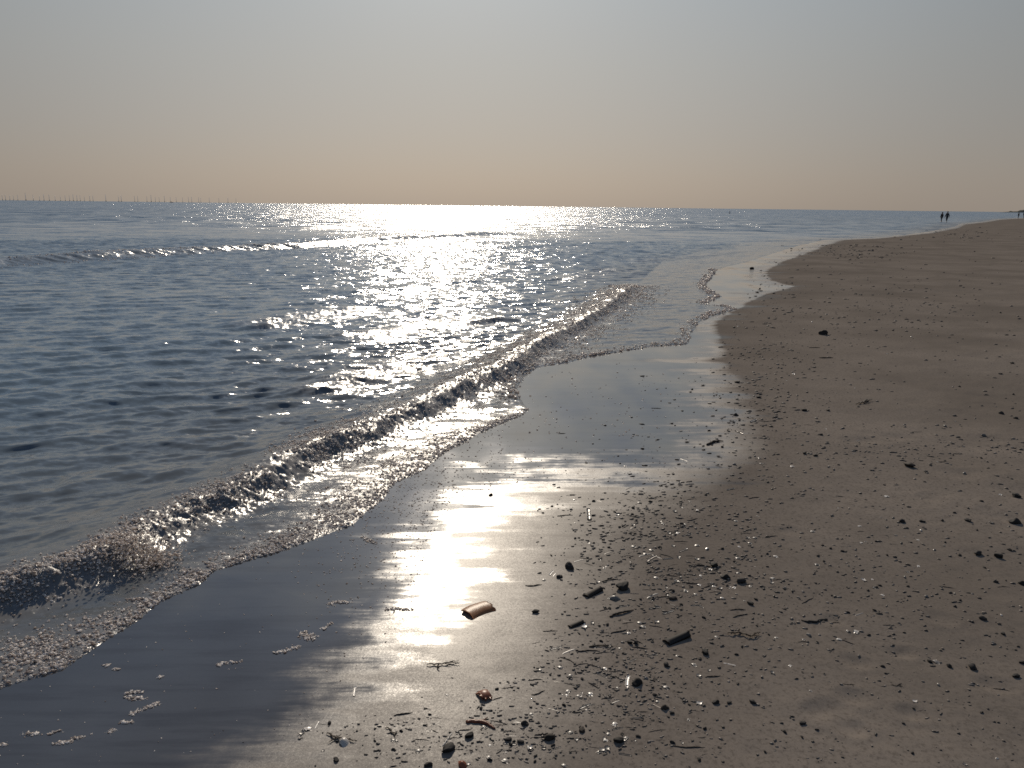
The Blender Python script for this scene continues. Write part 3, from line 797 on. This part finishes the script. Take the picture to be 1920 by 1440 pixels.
lay('razor_shell', 1037, 1081, 1043, 1074, WHITE, 'thin white shell right beside the other white shell below the square stone', 0.06, group=GR)
lay('driftwood_stick', 985, 1098, 1016, 1096, WOOD, 'dark stick at the right edge of the brightest glare', group=GD)
lay('driftwood_stick', 1204, 1106, 1222, 1107, WOOD, 'short stick right of the largest black lump', group=GD)
lay('razor_shell', 1216, 1142, 1240, 1138, GREY, 'grey shell below the brown stone', group=GR)
# --- lower field
lay('driftwood_chip', 1250, 1206, 1289, 1192, STONE, 'thick black piece of wood slanting up at mid beach', sc=(1.05, 1, 1.1))
spot('stone', 1180, 1203, 12, STONE, 'left one of two black stones side by side left of the thick black wood', sc=(1, 1, 1.4), group=GS)
spot('stone', 1192, 1204, 11, STONE, 'right one of two black stones side by side left of the thick black wood', sc=(1, 1, 1.4), group=GS)
lay('seaweed_strand', 1364, 1189, 1428, 1191, WEED, 'wavy black weed stalk right of the thick black wood', group=GW, sc=(1, 1.3, 1.5))
lay('driftwood_chip', 1068, 1176, 1093, 1167, WOOD, 'dark wood chip with a white shell at its right end')
spot('shell_fragment', 1096, 1172, 16, WHITE, 'white shell piece at the right end of a dark wood chip', group=GF)
lay('driftwood_stick', 1145, 1188, 1175, 1180, WOOD, 'thin dark stick above the two black stones', group=GD)
lay('driftwood_stick', 1104, 1213, 1150, 1213, WOOD, 'long level dark stick left of the two black stones', group=GD)
lay('razor_shell', 1054, 1227, 1079, 1217, GREY, 'dark razor shell at the left end of the long level stick', group=GR)
lay('driftwood_stick', 1083, 1222, 1125, 1221, WOOD, 'level dark stick below the long one', group=GD)
lay('driftwood_stick', 1050, 1232, 1078, 1244, WOOD, 'dark stick slanting down below the razor shell', group=GD)
lay('razor_shell', 1176, 1291, 1179, 1267, WHITE, 'curved white razor shell standing before a dark lump at the lower beach', 0.11, group=GR)
spot('stone', 1194, 1277, 22, STONE, 'dark lump behind the curved white razor shell', group=GS)
spot('stone', 1250, 1245, 15, STONE, 'stone with a pale top right of the curved white razor shell', group=GS)
spot('stone', 1322, 1221, 17, STONE, 'dark stone below the wavy black weed stalk', group=GS)
spot('stone', 1313, 1234, 9, STONE, 'small stone below left of the dark stone under the weed stalk', group=GS)
lay('razor_shell', 1089, 1311, 1092, 1297, GREY, 'pale squat shell below the slanting sticks at the lower beach', 0.08, group=GR)
lay('driftwood_stick', 1103, 1280, 1124, 1291, WOOD, 'dark stick left of the curved white razor shell', group=GD)
for k, (x, w_) in enumerate([(1342, 14), (1367, 12), (1411, 14)]):
    spot('stone', x, 1315, w_, STONE, ['left', 'middle', 'right'][k] + ' one of three black stones in a level row at the lower beach', group=GS)
spot('stone', 1247, 1325, 15, WOOD, 'brown lump below the stone with a pale top', group=GS)
spot('stone', 1260, 1336, 10, STONE, 'small dark stone lower right of the brown lump', group=GS)
lay('driftwood_stick', 1290, 1331, 1312, 1334, WOOD, 'dark comma shaped twig left of the three stones in a row', group=GD)
spot('stone', 1160, 1386, 19, STONE, 'dark knobbly stone near the bottom edge under the lower shell litter', group=GS)
spot('stone', 1092, 1366, 16, WOOD, 'dark brown clump left of the knobbly stone near the bottom', group=GS)
lay('driftwood_stick', 1255, 1396, 1322, 1401, WOOD, 'long half buried stick near the bottom edge', 0.4, group=GD, sc=(1, .7, .5))
lay('razor_shell', 1356, 1243, 1380, 1248, WHITE, 'white shell sliver below the wavy black weed stalk', group=GR)
lay('razor_shell', 1237, 1409, 1250, 1421, GREY, 'pale thin shell below the long half buried stick', 0.09, group=GR)
# --- right side
lay('driftwood_stick', 1551, 1162, 1502, 1163, STONE, 'flat black tapered piece of wood on the right of the beach', sc=(1, 1.8, 1.4))
spot('shell_fragment', 1605, 1182, 14, WHITE, 'bright white shell on the brown sand at the right', group=GF)
spot('shell_fragment', 1573, 1197, 11, WHITE, 'white shell tip at the left end of a dark stick', group=GF)
lay('driftwood_stick', 1578, 1200, 1603, 1208, WOOD, 'dark stick below the bright white shell', group=GD)
lay('driftwood_stick', 1496, 1204, 1516, 1204, WOOD, 'short level stick left of the white shell tip', group=GD)
spot('stone', 1516, 1189, 10, GREY, 'round grey pebble below the flat black wood', group=GS)
spot('stone', 1505, 1353, 15, STONE, 'lone black stone on smooth sand in the lower right', group=GS)
lay('seaweed_strand', 1580, 1282, 1602, 1280, WEED, 'short dark weed arc on the smooth sand in the lower right', group=GW)
lay('seaweed_strand', 1670, 1284, 1700, 1296, WEED, 'loop of dark weed right of the weed arc', group=GW)
spot('shell_fragment', 1715, 1313, 10, WHITE, 'white shell speck below the loop of weed', group=GF)
spot('stone', 1743, 1239, 11, STONE, 'dark stone beside a pale shell in the lower right', group=GS)
spot('shell_fragment', 1755, 1238, 15, GREY, 'pale shell beside a dark stone in the lower right', group=GF)
spot('stone', 1780, 1247, 12, STONE, 'round stone right of the pale shell', group=GS)
spot('stone', 1824, 1249, 20, STONE, 'wide flat dark stone near the right edge', group=GS)
spot('stone', 1905, 1266, 14, STONE, 'dark stone by the right edge below the flat one', group=GS)
lay('driftwood_stick', 1862, 1291, 1894, 1296, WOOD, 'thin stick by the lower right edge', group=GD)
spot('stone', 1916, 1240, 13, STONE, 'pale topped stone cut by the right edge', group=GS)
spot('stone', 1843, 1158, 13, STONE, 'dark stone on the right edge of the mid beach', group=GS)
spot('stone', 1880, 1186, 11, STONE, 'flat dark pebble near the right edge below the mid beach', group=GS)
spot('stone', 1905, 928, 18, STONE, 'black lump by the right edge at the upper beach', group=GS)
spot('stone', 1902, 976, 20, STONE, 'black angular stone by the right edge', group=GS)
spot('stone', 1834, 1036, 17, STONE, 'black stone left one of a pair near the right edge', group=GS)
spot('stone', 1872, 1042, 14, STONE, 'black pointed stone right one of a pair near the right edge', sc=(1, 1, 1.4), group=GS)
spot('stone', 1815, 974, 15, STONE, 'dark stone left of the black angular stone', group=GS)
spot('stone', 1691, 975, 14, STONE, 'dark flat stone in a loose row at the upper right', group=GS)
spot('stone', 1730, 976, 12, STONE, 'dark stone right of the flat one in the loose row', group=GS)
spot('shell_fragment', 1662, 929, 11, WHITE, 'bright white shell bit on the upper right sand', group=GF)
spot('shell_fragment', 1722, 1060, 9, WHITE, 'white shell bit at the right middle of the beach', group=GF)
spot('shell_fragment', 1620, 1086, 10, WHITE, 'white oval shell bit left of the middle right shells', group=GF)
spot('shell_fragment', 1612, 985, 8, WHITE, 'tiny white shell dot below the bright white shell bit', group=GF)
spot('stone', 1706, 871, 19, WOOD, 'dark low lump on the upper right sand', group=GS)
lay('driftwood_stick', 1870, 1101, 1894, 1101, WOOD, 'black level stick near the right edge', group=GD)
lay('driftwood_stick', 1760, 1099, 1790, 1103, WOOD, 'thin stick on the right of the beach', group=GD, sc=(1, .7, .7))
spot('stone', 1917, 1093, 14, STONE, 'black stone cut by the right edge beside the level stick', group=GS)
spot('stone', 1508, 849, 9, STONE, 'left of two small black stones on the blue wet tongue of sand', group=GS)
spot('stone', 1529, 853, 9, STONE, 'right of two small black stones at the tip of the wet tongue', group=GS)
spot('stone', 1409, 503, 9, STONE, 'small black stone standing in the far pale wet patch', sc=(1, 1, 1.5), group=GS)
spot('stone', 1543, 624, 16, STONE, 'black rock alone on the dry upper beach', sc=(1, 1, 1.25), group=GS)
lay('driftwood_stick', 1517, 652, 1538, 652, WOOD, 'thin dark stick below the lone black rock', 0.5, group=GD)
lay('driftwood_stick', 1536, 671, 1562, 671, WOOD, 'dark stick with a pale end below the lone black rock', 0.5, group=GD, sc=(1, 1.2, 1.2))
spot('stone', 1381, 715, 11, STONE, 'black stone at the border of wet and dry sand', group=GS)
spot('stone', 1423, 744, 9, STONE, 'black stone lower right of the one at the wet border', group=GS)
spot('stone', 1380, 777, 9, STONE, 'black stone on the wet sheen', group=GS)
lay('driftwood_stick', 1325, 835, 1356, 828, WOOD, 'dark driftwood stick rising on the wet sheen', 0.4, group=GD, sc=(1, 1.5, 1.6))
spot('stone', 1354, 837, 7, STONE, 'small stone below the driftwood on the wet sheen', group=GS)
spot('stone', 1508, 768, 10, STONE, 'dark stone right of the wet sheen', group=GS)
spot('stone', 1552, 768, 9, STONE, 'dark stone further right of the wet sheen', group=GS)
lay('seaweed_strand', 1605, 759, 1652, 755, WEED, 'long thin line of weed on the dry upper sand', 0.6, group=GW)
spot('stone', 920, 927, 9, STONE, 'small black stone at the top of the sun glare', group=GS)
spot('stone', 1875, 700, 8, STONE, 'upper dark pebble near the right edge of the upper beach', group=GS)
spot('stone', 1898, 680, 8, STONE, 'topmost dark pebble near the right edge', group=GS)
spot('stone', 1877, 774, 10, STONE, 'dark stone left one of two near the right edge of the upper beach', group=GS)
spot('stone', 1905, 783, 9, STONE, 'dark stone right one of two near the right edge of the upper beach', group=GS)

# --- repeats strewn over the litter fields: (centre, spread px, share)
FIELDS = [((1230, 1010), (105, 70), 0.36), ((1130, 1270), (110, 60), 0.20), ((1350, 1110), (120, 60), 0.12), ((900, 1385), (170, 35), 0.13), ((1100, 1370), (140, 45), 0.08), ((1420, 760), (70, 80), 0.08), ((1700, 1080), (160, 110), 0.09)]
def field(n, ws=None):
    ws = np.array(ws or [q[2] for q in FIELDS]); ws = ws / ws.sum(); out = []
    while len(out) < n:
        k = rng.choice(len(FIELDS), p=ws); c, s, _ = FIELDS[k]
        p = rng.normal(0, 1, 2) * s + c
        if not (20 < p[0] < 1915 and 560 < p[1] < 1438): continue
        if p[0] < 780 and p[1] < 1340: continue
        if p[0] < 1000 and p[1] < 1270: continue
        out.append((p[0], p[1], k))
    return out
WHERE = ['in the dense litter right of the glare', 'in the lower litter below the long sticks', 'at the right fringe of the dense litter', 'on the glossy sand along the bottom edge',
         'near the bottom edge right of the glossy sand', 'at the upper wet border', 'scattered on the brown sand at the right']
for x, y, k in field(120):
    L = rng.uniform(12, 30) * (y / 1150)
    a = rng.normal(0, 0.35); lay('driftwood_stick' if rng.random() < .6 else 'thin_stick', x - L / 2, y + L * .2 * a, x + L / 2, y - L * .2 * a, WOOD, 'short dark twig ' + WHERE[k], 0.2, 'dark twigs ' + WHERE[k])
for x, y, k in field(90):
    L = rng.uniform(10, 22) * (y / 1150); a = rng.uniform(-1, 1)
    lay('razor_shell', x - L / 2, y + L * .25 * a, x + L / 2, y - L * .25 * a, GREY if rng.random() < .75 else RAZOR, 'small brownish razor shell ' + WHERE[k], 0.12, 'razor shells ' + WHERE[k])
for x, y, k in field(150):
    spot('shell_fragment', x, y, rng.uniform(5, 13) * (y / 1150), WHITE if rng.random() < .22 else GREY, 'small broken shell piece ' + WHERE[k], group='shell pieces ' + WHERE[k])
for x, y, k in field(150, [.2, .15, .15, .12, .1, .14, .3]):
    spot('pebble', x, y, rng.uniform(3.5, 8.5) * (y / 1150), STONE, 'small dark pebble ' + WHERE[k], group='pebbles ' + WHERE[k])
n_ = 0
while n_ < 130:                                          # thin scatter over the whole dry beach
    x, y = rng.uniform(1150, 1915), rng.uniform(470, 1435)
    if x < 1330 + (700 - y) * 0.55 and y < 700: continue
    spot('pebble' if rng.random() < .6 else 'shell_fragment', x, y, rng.uniform(3.5, 9) * min(1, y / 1000), STONE if rng.random() < .6 else (WHITE if rng.random() < .3 else GREY), 'tiny fleck of stone or shell on the open dry sand', group='flecks on the open dry sand', cat='beach litter', name='beach_fleck')
    n_ += 1

# --- shell grit too fine to count: one object
q = np.array([(a, b) for a, b, _ in field(6500)] + [(x, y) for x, y in zip(rng.uniform(1180, 1915, 2300), 470 + 960 * rng.random(2300) ** 0.8)])
ex = np.vstack([rng.normal(c_, s_, (n_e, 2)) for c_, s_, n_e in [((1430, 650), (55, 80), 900), ((1600, 472), (55, 9), 260), ((1700, 590), (90, 30), 320), ((1810, 440), (60, 7), 200), ((1650, 850), (90, 16), 260), ((1850, 840), (60, 14), 200), ((1560, 560), (120, 60), 400)]])
q = np.vstack([q, ex[ex[:, 1] > 425]])
q = q[~((q[:, 0] < 1318 + (700 - q[:, 1]) * 0.55) & (q[:, 1] < 700))]
q = q[vn(q[:, 0] / 70, q[:, 1] / 30, 5) * rng.random(len(q)) > 0.12]
G, t = ground_at(q[:, 0], q[:, 1])
gr = (0.7 + 2.7 * rng.random(len(q)) ** 2.2) * t / FPX * np.minimum(1, 0.45 + q[:, 1] / 1600)
G[:, 2] += gr * 0.25
m = N('shell_grit')
gc = m.noise(m.pos(), 75, 1, 0.5).outputs[0]
cg = m.mix(m.ramp(gc, 0.50, 0.60), rgb(0.035, 0.030, 0.026), rgb(0.22, 0.19, 0.165))
GRIT = m.done(m.bsdf(Base_Color=cg, Roughness=0.6, Specular_IOR_Level=0.25).outputs[0])
blobs('shell_grit', G, gr, GRIT, 0.42, 1, True, kind='stuff')

# --- foam left on the wet sand
def foam_patch(pts, wpx, n, label):
    p = np.array(pts, float); u = rng.uniform(0, len(p) - 1, n); i = np.minimum(u.astype(int), len(p) - 2)
    q = p[i] + (p[i + 1] - p[i]) * (u - i)[:, None] + rng.normal(0, 1, (n, 2)) * [wpx * 0.5, wpx * 0.22]
    G, t = ground_at(q[:, 0], q[:, 1]); rr = (0.6 + 2.2 * rng.random(n) ** 3) * t / FPX
    G[:, 2] += rr * 0.3; c = G.mean(0)
    o = blobs('foam_patch', G - c, rr, FOAM, 0.5, 2, label=label, category='sea foam', group='foam patches on the wet sand'); o.location = c
for a in [([(570,1190),(582,1196)], 14, 60, 'thick white foam clump with a tail left of the glare'), ([(515,1226),(540,1219),(562,1212)], 6, 40, 'thin foam streak running into the thick clump'),
          ([(410,1249),(416,1243),(455,1241)], 5, 40, 'bent white foam streak on the dark wet sand'), ([(236,1300),(262,1297)], 6, 26, 'upper foam streak of the cluster below the bent streak'),
          ([(238,1307),(270,1310)], 8, 36, 'wide foam streak in the cluster below the bent streak'), ([(247,1339),(280,1325),(300,1318)], 6, 44, 'slanting foam streak under the cluster'),
          ([(222,1356),(250,1353)], 5, 22, 'small foam streak below the slanting one'), ([(203,1374),(214,1367)], 6, 18, 'foam blob left of the small streak'),
          ([(102,1396),(134,1390)], 6, 34, 'long pointed foam streak at the lower left'), ([(134,1385),(158,1381)], 5, 22, 'foam streak just above the long pointed one'),
          ([(45,1378),(72,1375)], 7, 26, 'foam patch near the lower left edge'), ([(92,1377),(112,1369)], 4, 18, 'slanting foam streak beside the lower left patch'),
          ([(0,1398),(12,1396)], 5, 14, 'foam bit cut by the left edge'), ([(615,1133),(635,1129),(660,1130)], 5, 40, 'foam streak in the middle of the wet sand'),
          ([(604,1180),(622,1168)], 5, 20, 'foam bit right of the thick clump'), ([(195,1249),(204,1247)], 4, 10, 'small foam dot below the foam edge, left one'), ([(213,1256),(222,1255)], 4, 10, 'small foam dot below the foam edge, right one'),
          ([(295,1271),(305,1269)], 4, 10, 'lone foam dot above the cluster'), ([(722,1144),(745,1141),(772,1144)], 5, 30, 'sparkling foam streak at the left rim of the glare'), ([(680,1005),(700,1020)], 6, 24, 'foam scrap below the foam edge above the glare')]:
    foam_patch(a[0], a[1], int(a[2] * 3.4), a[3])
q = np.vstack([rng.uniform([0, 1000], [700, 1435], (700, 2)), rng.normal([800, 960], [110, 90], (2600, 2)), rng.uniform([900, 680], [1250, 900], (260, 2))])
P2 = to_ground(q[:, 0], q[:, 1]); sd2 = sea_dist(P2)
okq = (sd2 < 0) & (wet_dist(P2) > 0.15) & (rng.random(len(q)) < np.where(q[:, 0] < 560, 0.5 * np.exp(sd2 * 1.2), 1))
G, t = ground_at(q[okq, 0], q[okq, 1]); rr = rng.uniform(0.5, 1.7, len(G)) * t / FPX
G[:, 2] += rr * 0.3
blobs('foam_flecks', G, rr, FOAM, 0.6, 1, kind='stuff')

# ------------------------------------------------------------------ people at the far water's edge
def skin(name, J, E, mat, parent, loc=(0, 0, 0), sub=2):
    ks = list(J); me = bpy.data.meshes.new(name)
    me.from_pydata([J[k][:3] for k in ks], [(ks.index(a), ks.index(b)) for a, b in E], [])
    o = bpy.data.objects.new(name, me); COL.objects.link(o)
    o.modifiers.new('skin', 'SKIN'); sb = o.modifiers.new('sub', 'SUBSURF'); sb.levels = sub; sb.render_levels = sub
    for i, k in enumerate(ks):
        sv = me.skin_vertices[0].data[i]; r_ = J[k][3]; sv.radius = (r_, J[k][4] if len(J[k]) > 4 else r_); sv.use_root = (i == 0)
    dg = bpy.context.evaluated_depsgraph_get(); dg.update()
    m2 = bpy.data.meshes.new_from_object(o.evaluated_get(dg)); m2.name = name
    bpy.data.objects.remove(o)
    m2.materials.clear(); m2.materials.append(mat)
    for p in m2.polygons: p.use_smooth = True
    q_ = bpy.data.objects.new(name, m2); COL.objects.link(q_); q_.parent = parent
    return q_

SKIN_M = simple('skin', (0.28, 0.16, 0.11), 0.5, 0.1, bump=0.05)
BLACK = simple('dark_cloth', (0.016, 0.017, 0.020), 0.8, 0.2, bump=0.2)
NAVY = simple('navy_cloth', (0.022, 0.026, 0.038), 0.8, 0.2, bump=0.2)
HAIR = simple('dark_hair', (0.03, 0.022, 0.016), 0.6, 0.2)

def person(x, y, yaw, h, top, legs, label, stride=0.16, arm=0.0, knee=0.42, bulk=1.0, hairlen=0.0):
    root = bpy.data.objects.new('person', None); COL.objects.link(root)
    root['label'] = label; root['category'] = 'person'; root['group'] = 'people walking at the water edge'
    k = h / 1.75; s = stride
    J = {'pelvis': (0, 0, .95, .13, .10), 'waist': (0, 0, 1.10, .125, .09), 'chest': (0, .01, 1.32, .155, .10), 'neck': (0, .01, 1.50, .055), 'jaw': (0, .03, 1.585, .075, .085), 'head': (0, .02, 1.66, .078, .095), 'top': (0, .01, 1.735, .055, .07),
         'nose': (0, .125, 1.645, .012)}
    E = [('pelvis', 'waist'), ('waist', 'chest'), ('chest', 'neck'), ('neck', 'jaw'), ('jaw', 'head'), ('head', 'top'), ('head', 'nose')]
    for sg, n in ((-1, 'l'), (1, 'r')):
        J.update({'hip' + n: (.09 * sg, 0, .90, .095), 'knee' + n: (.095 * sg, .5 * s * sg + .03, .49, .058), 'ank' + n: (.095 * sg, s * sg * 1.1 - .02, .09, .038), 'toe' + n: (.11 * sg, s * sg * 1.1 + .15, .03, .035),
                  'sh' + n: (.185 * sg, 0, 1.43, .062), 'el' + n: (.23 * sg + arm * sg * .5, -.12 * s * 4 * sg * .5 - .02, 1.15, .043), 'wr' + n: (.24 * sg + arm * sg, -.2 * s * 4 * sg * .5 + .05, .91, .030),
                  'palm' + n: (.245 * sg + arm * sg, -.2 * s * 4 * sg * .5 + .07, .84, .032, .018)})
        E += [('pelvis', 'hip' + n), ('hip' + n, 'knee' + n), ('knee' + n, 'ank' + n), ('ank' + n, 'toe' + n), ('chest', 'sh' + n), ('sh' + n, 'el' + n), ('el' + n, 'wr' + n), ('wr' + n, 'palm' + n)]
        px, py, pz = J['palm' + n][:3]
        for fi in range(5):
            fx = (fi - 1.5) * .016
            if fi == 4:
                J['th' + n] = (px - .03 * sg, py + .03, pz - .03, .010); E.append(('palm' + n, 'th' + n))
            else:
                J['f%d%s' % (fi, n)] = (px, py + fx, pz - .095 + abs(fi - 1.4) * .008, .009); E.append(('palm' + n, 'f%d%s' % (fi, n)))
    body = skin('body', J, E, SKIN_M, root)
    g = {a: (*J[a][:3], *[q + .022 * bulk for q in J[a][3:]]) for a in J}
    g['hem'] = (0, 0, .86, .175 * bulk, .14)
    skin('jacket', {a: g[a] for a in ('waist', 'hem', 'chest', 'shl', 'ell', 'wrl', 'shr', 'elr', 'wrr')}, [('hem', 'waist'), ('waist', 'chest'), ('chest', 'shl'), ('shl', 'ell'), ('ell', 'wrl'), ('chest', 'shr'), ('shr', 'elr'), ('elr', 'wrr')], top, root)
    T = {'pelvis': (0, 0, .96, .15, .12)}; TE = []
    for n in 'lr':
        hp, kn, an = (np.array(J[q + n][:3]) for q in ('hip', 'knee', 'ank'))
        e = kn + (an - kn) * (1 - knee)
        T['hip' + n] = (*hp, .115); T['knee' + n] = (*kn, .082); T['cuff' + n] = (*e, .068); TE += [('pelvis', 'hip' + n), ('hip' + n, 'knee' + n), ('knee' + n, 'cuff' + n)]
    skin('trousers', T, TE, legs, root)
    skin('hair', {'a': (0, -.015, 1.69, .092, .10), 'b': (0, -.03, 1.745, .062, .075), 'c': (0, -.075, 1.60 - hairlen, .055, .035)}, [('a', 'b'), ('a', 'c')], HAIR, root)
    root.location = (x, y, 0); root.scale = (k, k, k); root.rotation_euler = (0, 0, yaw)
    return root
def stand(px, py_feet, z=-0.07):
    q = to_ground(np.array(px), np.array(py_feet), z); return q[0], q[1]
for px, pf, yaw, hh, top, legs, lab, kw in [
    (1764.8, 416.2, R(20), 1.60, BLACK, BLACK, 'slimmer left one of the dark clad pair wading at the far waterline', dict(stride=.15, bulk=.9, hairlen=.10)),
    (1774.6, 416.8, R(10), 1.72, NAVY, BLACK, 'broader right one of the dark clad pair wading at the far waterline', dict(stride=.12, arm=.13, bulk=1.5)),
    (1909, 409.5, R(-160), 1.62, NAVY, BLACK, 'distant slim person standing on the far beach near the right edge', dict(stride=.05, bulk=.8)),
    (1919.5, 411, R(170), 1.78, BLACK, BLACK, 'distant dark clad person cut by the right edge of the far beach', dict(stride=.12, bulk=1.3))]:
    x, y = stand(px, pf); p_ = person(x, y, yaw, hh, top, legs, lab, **kw)
    p_.location.z = max(-0.09, float(sand_h(np.array([[x, y]]))[0]))

# ------------------------------------------------------------------ offshore wind farm
TW = simple('turbine_paint', (0.85, 0.85, 0.85), 0.5, 0.1, bump=0.02)
def cone_mb(r0, r1, z0, z1, n=12):
    return tube([(0, 0, z0), (0, 0, (z0 + z1) / 2), (0, 0, z1)], [r0, (r0 + r1) / 2, r1], n) if False else me_lathe([(r0, z0), ((r0 + r1) / 2, (z0 + z1) / 2), (r1, z1)], n)
def me_lathe(prof, n=16, name='lathe'):
    V = []; F = []
    for r_, z in prof:
        for k in range(n): V.append((r_ * math.cos(6.28318 * k / n), r_ * math.sin(6.28318 * k / n), z))
    for i in range(len(prof) - 1):
        for k in range(n): F.append((i * n + k, i * n + (k + 1) % n, (i + 1) * n + (k + 1) % n, (i + 1) * n + k))
    F.append(tuple(range(n))[::-1]); F.append(tuple(range((len(prof) - 1) * n, len(prof) * n)))
    return me_from(name, V, F)
def turbine():
    root = bpy.data.objects.new('wind_turbine', None); COL.objects.link(root)
    root['category'] = 'wind turbine'; root['group'] = 'wind turbines along the horizon'
    link('tower', me_lathe([(2.7, -6), (2.6, 18), (2.2, 50), (1.6, 86)]), TW, root)
    link('foundation', me_lathe([(5.2, -8), (5.2, 9), (6.4, 9.5), (6.4, 10.5), (4.0, 11)]), simple('yellow_paint', (0.45, 0.30, 0.04), 0.5, 0.1), root)
    n_ = link('nacelle', me_from('nacelle', *tube([(0, -5, 0), (0, -4.4, 0), (0, 6, 0), (0, 9, 0)], [1.6, 2.6, 2.7, 1.5], 8)), TW, root); n_.location = (0, 0, 88)
    hub = link('rotor_hub', me_from('hub', *tube([(0, -8, 0), (0, -7.2, 0), (0, -5, 0)], [0.4, 1.7, 1.9], 10)), TW, root); hub.location = (0, 0, 88)
    bv, bf = tube([(0, 0, 1), (0, 0, 5), (0, 0, 14), (0, 0, 36), (0, 0, 54)], [1.0, 1.2, 2.2, 1.3, 0.3], 8)
    bv = [(v[0], v[1] * 0.35 - 6.4, v[2]) for v in bv]
    bm_ = me_from('blade', bv, bf)
    for k in range(3):
        b = link('blade', bm_, TW, hub); b.rotation_euler = (0, R(120 * k), 0)
    return root
def copy_tree(o, parent=None):
    c = o.copy(); COL.objects.link(c); c.parent = parent
    for ch in list(o.children): copy_tree(ch, c)
    return c
TX = [(4, 15.5), (10, 15), (18, 16), (25, 17), (33, 16), (48, 11.5), (62, 15), (74, 17), (82, 13), (92, 13.5), (103, 16), (113, 16.5), (122, 15.5), (130, 15), (137, 13), (144, 14), (150, 15), (158, 16.5), (168, 14), (174, 14.5), (198, 11.8),
      (222, 14), (227, 12.5), (252, 14), (258, 14.5), (275, 15), (283, 12), (291, 16), (298, 16.5), (308, 13), (319, 16), (330, 16), (342, 17), (353, 15), (359, 14), (372, 15), (376, 16), (392, 16), (410, 15.5), (427, 14), (442, 17)]
t0 = turbine()
for i, (px, km) in enumerate(TX):
    o = t0 if i == 0 else copy_tree(t0)
    d = ray(px, 370); az_ = math.atan2(d[0], d[1])
    o.location = (km * 1000 * math.sin(az_), km * 1000 * math.cos(az_), 0)
    o.rotation_euler = (0, 0, R(25) - az_ * 0 + rng.normal(0, .12))
    for ch in o.children:
        if ch.name.startswith('rotor_hub'): ch.rotation_euler = (0, rng.uniform(0, 2.09), 0)
    o['label'] = {5: 'near tall wind turbine at the left part of the row on the horizon', 20: 'wind turbine standing tallest in the middle of the row on the horizon', 26: 'tall near wind turbine in the right part of the row on the horizon',
                  len(TX) - 1: 'last faint wind turbine at the right end of the row on the horizon'}.get(i, 'faint slender wind turbine in the crowded row along the left horizon')

# a small boat below the turbines and a marker buoy
def far_xy(px, dist):
    d = ray(px, 372); a = math.atan2(d[0], d[1]); return dist * math.sin(a), dist * math.cos(a)
x, y = far_xy(321, 3200)
bt = bpy.data.objects.new('boat', None); COL.objects.link(bt); bt.location = (x, y, 0); bt.rotation_euler = (0, 0, R(15))
bt['label'] = 'tiny reddish boat on the horizon under the wind turbines'; bt['category'] = 'boat'
RED = simple('red_paint', (0.30, 0.06, 0.04), 0.5, 0.1); CREAM = simple('cream_paint', (0.55, 0.50, 0.44), 0.5, 0.1)
def fnh(u, w_, d):
    wdt = 1.7 * (1 - max(0, u) ** 2.2 * 0.96) * (1 - 0.25 * max(0, -u - .6))
    return (u * 6, w_ * wdt * (1 - 0.25 * (1 - abs(w_)) * 0), -0.8 + 2.2 * abs(w_) ** 2.5 + 0.5 * max(0, u) ** 2 + d)
link('hull', me_from('hull', *shell_sheet(np.linspace(-1, 1, 15), np.linspace(-1, 1, 11), fnh, 0.1)), RED, bt)
link('cabin', me_from('cabin', *shell_sheet(np.linspace(-1, 1, 4), np.linspace(-1, 1, 4), lambda u, w_, d: (-1.2 + u * 1.5, w_ * 1.05, 3.4 - 0.1 * w_ * w_ + d * 20), 0.12)), CREAM, bt)
link('mast', me_lathe([(0.09, 3.3), (0.06, 6.2)], 8), CREAM, bt)
x, y = far_xy(1370, 300)
by = link('buoy', me_lathe([(.32, -.3), (.36, 0), (.30, .3), (.12, .5), (.07, 1.0), (.16, 1.05), (.16, 1.25), (.03, 1.35)], 14), STONE, None)
by.scale = (.65, .65, .65); by.location = (x, y, -0.05); by['label'] = 'tiny dark marker buoy on the sea left of the wading pair'; by['category'] = 'buoy'

# low far coast at the right end of the horizon
a_ = np.linspace(R(31.2), R(62), 260); rows = []
hh_ = 5.5 + 9 * np.maximum(0, fbm(a_ * 160, a_ * 0, 7, 4) + .12) + 5 * (vn(a_ * 520, a_ * 0, 9) > .72)
hh_ = hh_ * sstep(R(31.2), R(32.6), a_)
for rr_, hf in ((4000, 0), (4012, .75), (4050, 1.0), (4300, 0.6), (4900, 0)):
    rows.append(np.column_stack([rr_ * np.sin(a_), rr_ * np.cos(a_), hh_ * hf - (2 if hf == 0 else 0)]))
V = np.vstack(rows); n = len(a_)
i = np.arange(len(rows) - 1)[:, None]; j = np.arange(n - 1)[None]; a = i * n + j
Q = np.stack([a, a + n, a + n + 1, a + 1], -1).reshape(-1, 4)
m = N('far_coast'); HM = m.done(m.bsdf(Base_Color=m.mix(m.ramp(m.noise(m.pos(), 0.02, 3).outputs[0], .4, .6), rgb(.10, .10, .085), rgb(.16, .145, .12)), Roughness=0.95, Specular_IOR_Level=0.0).outputs[0])
link('hills', np_mesh('hills', V, Q), HM, kind='structure')
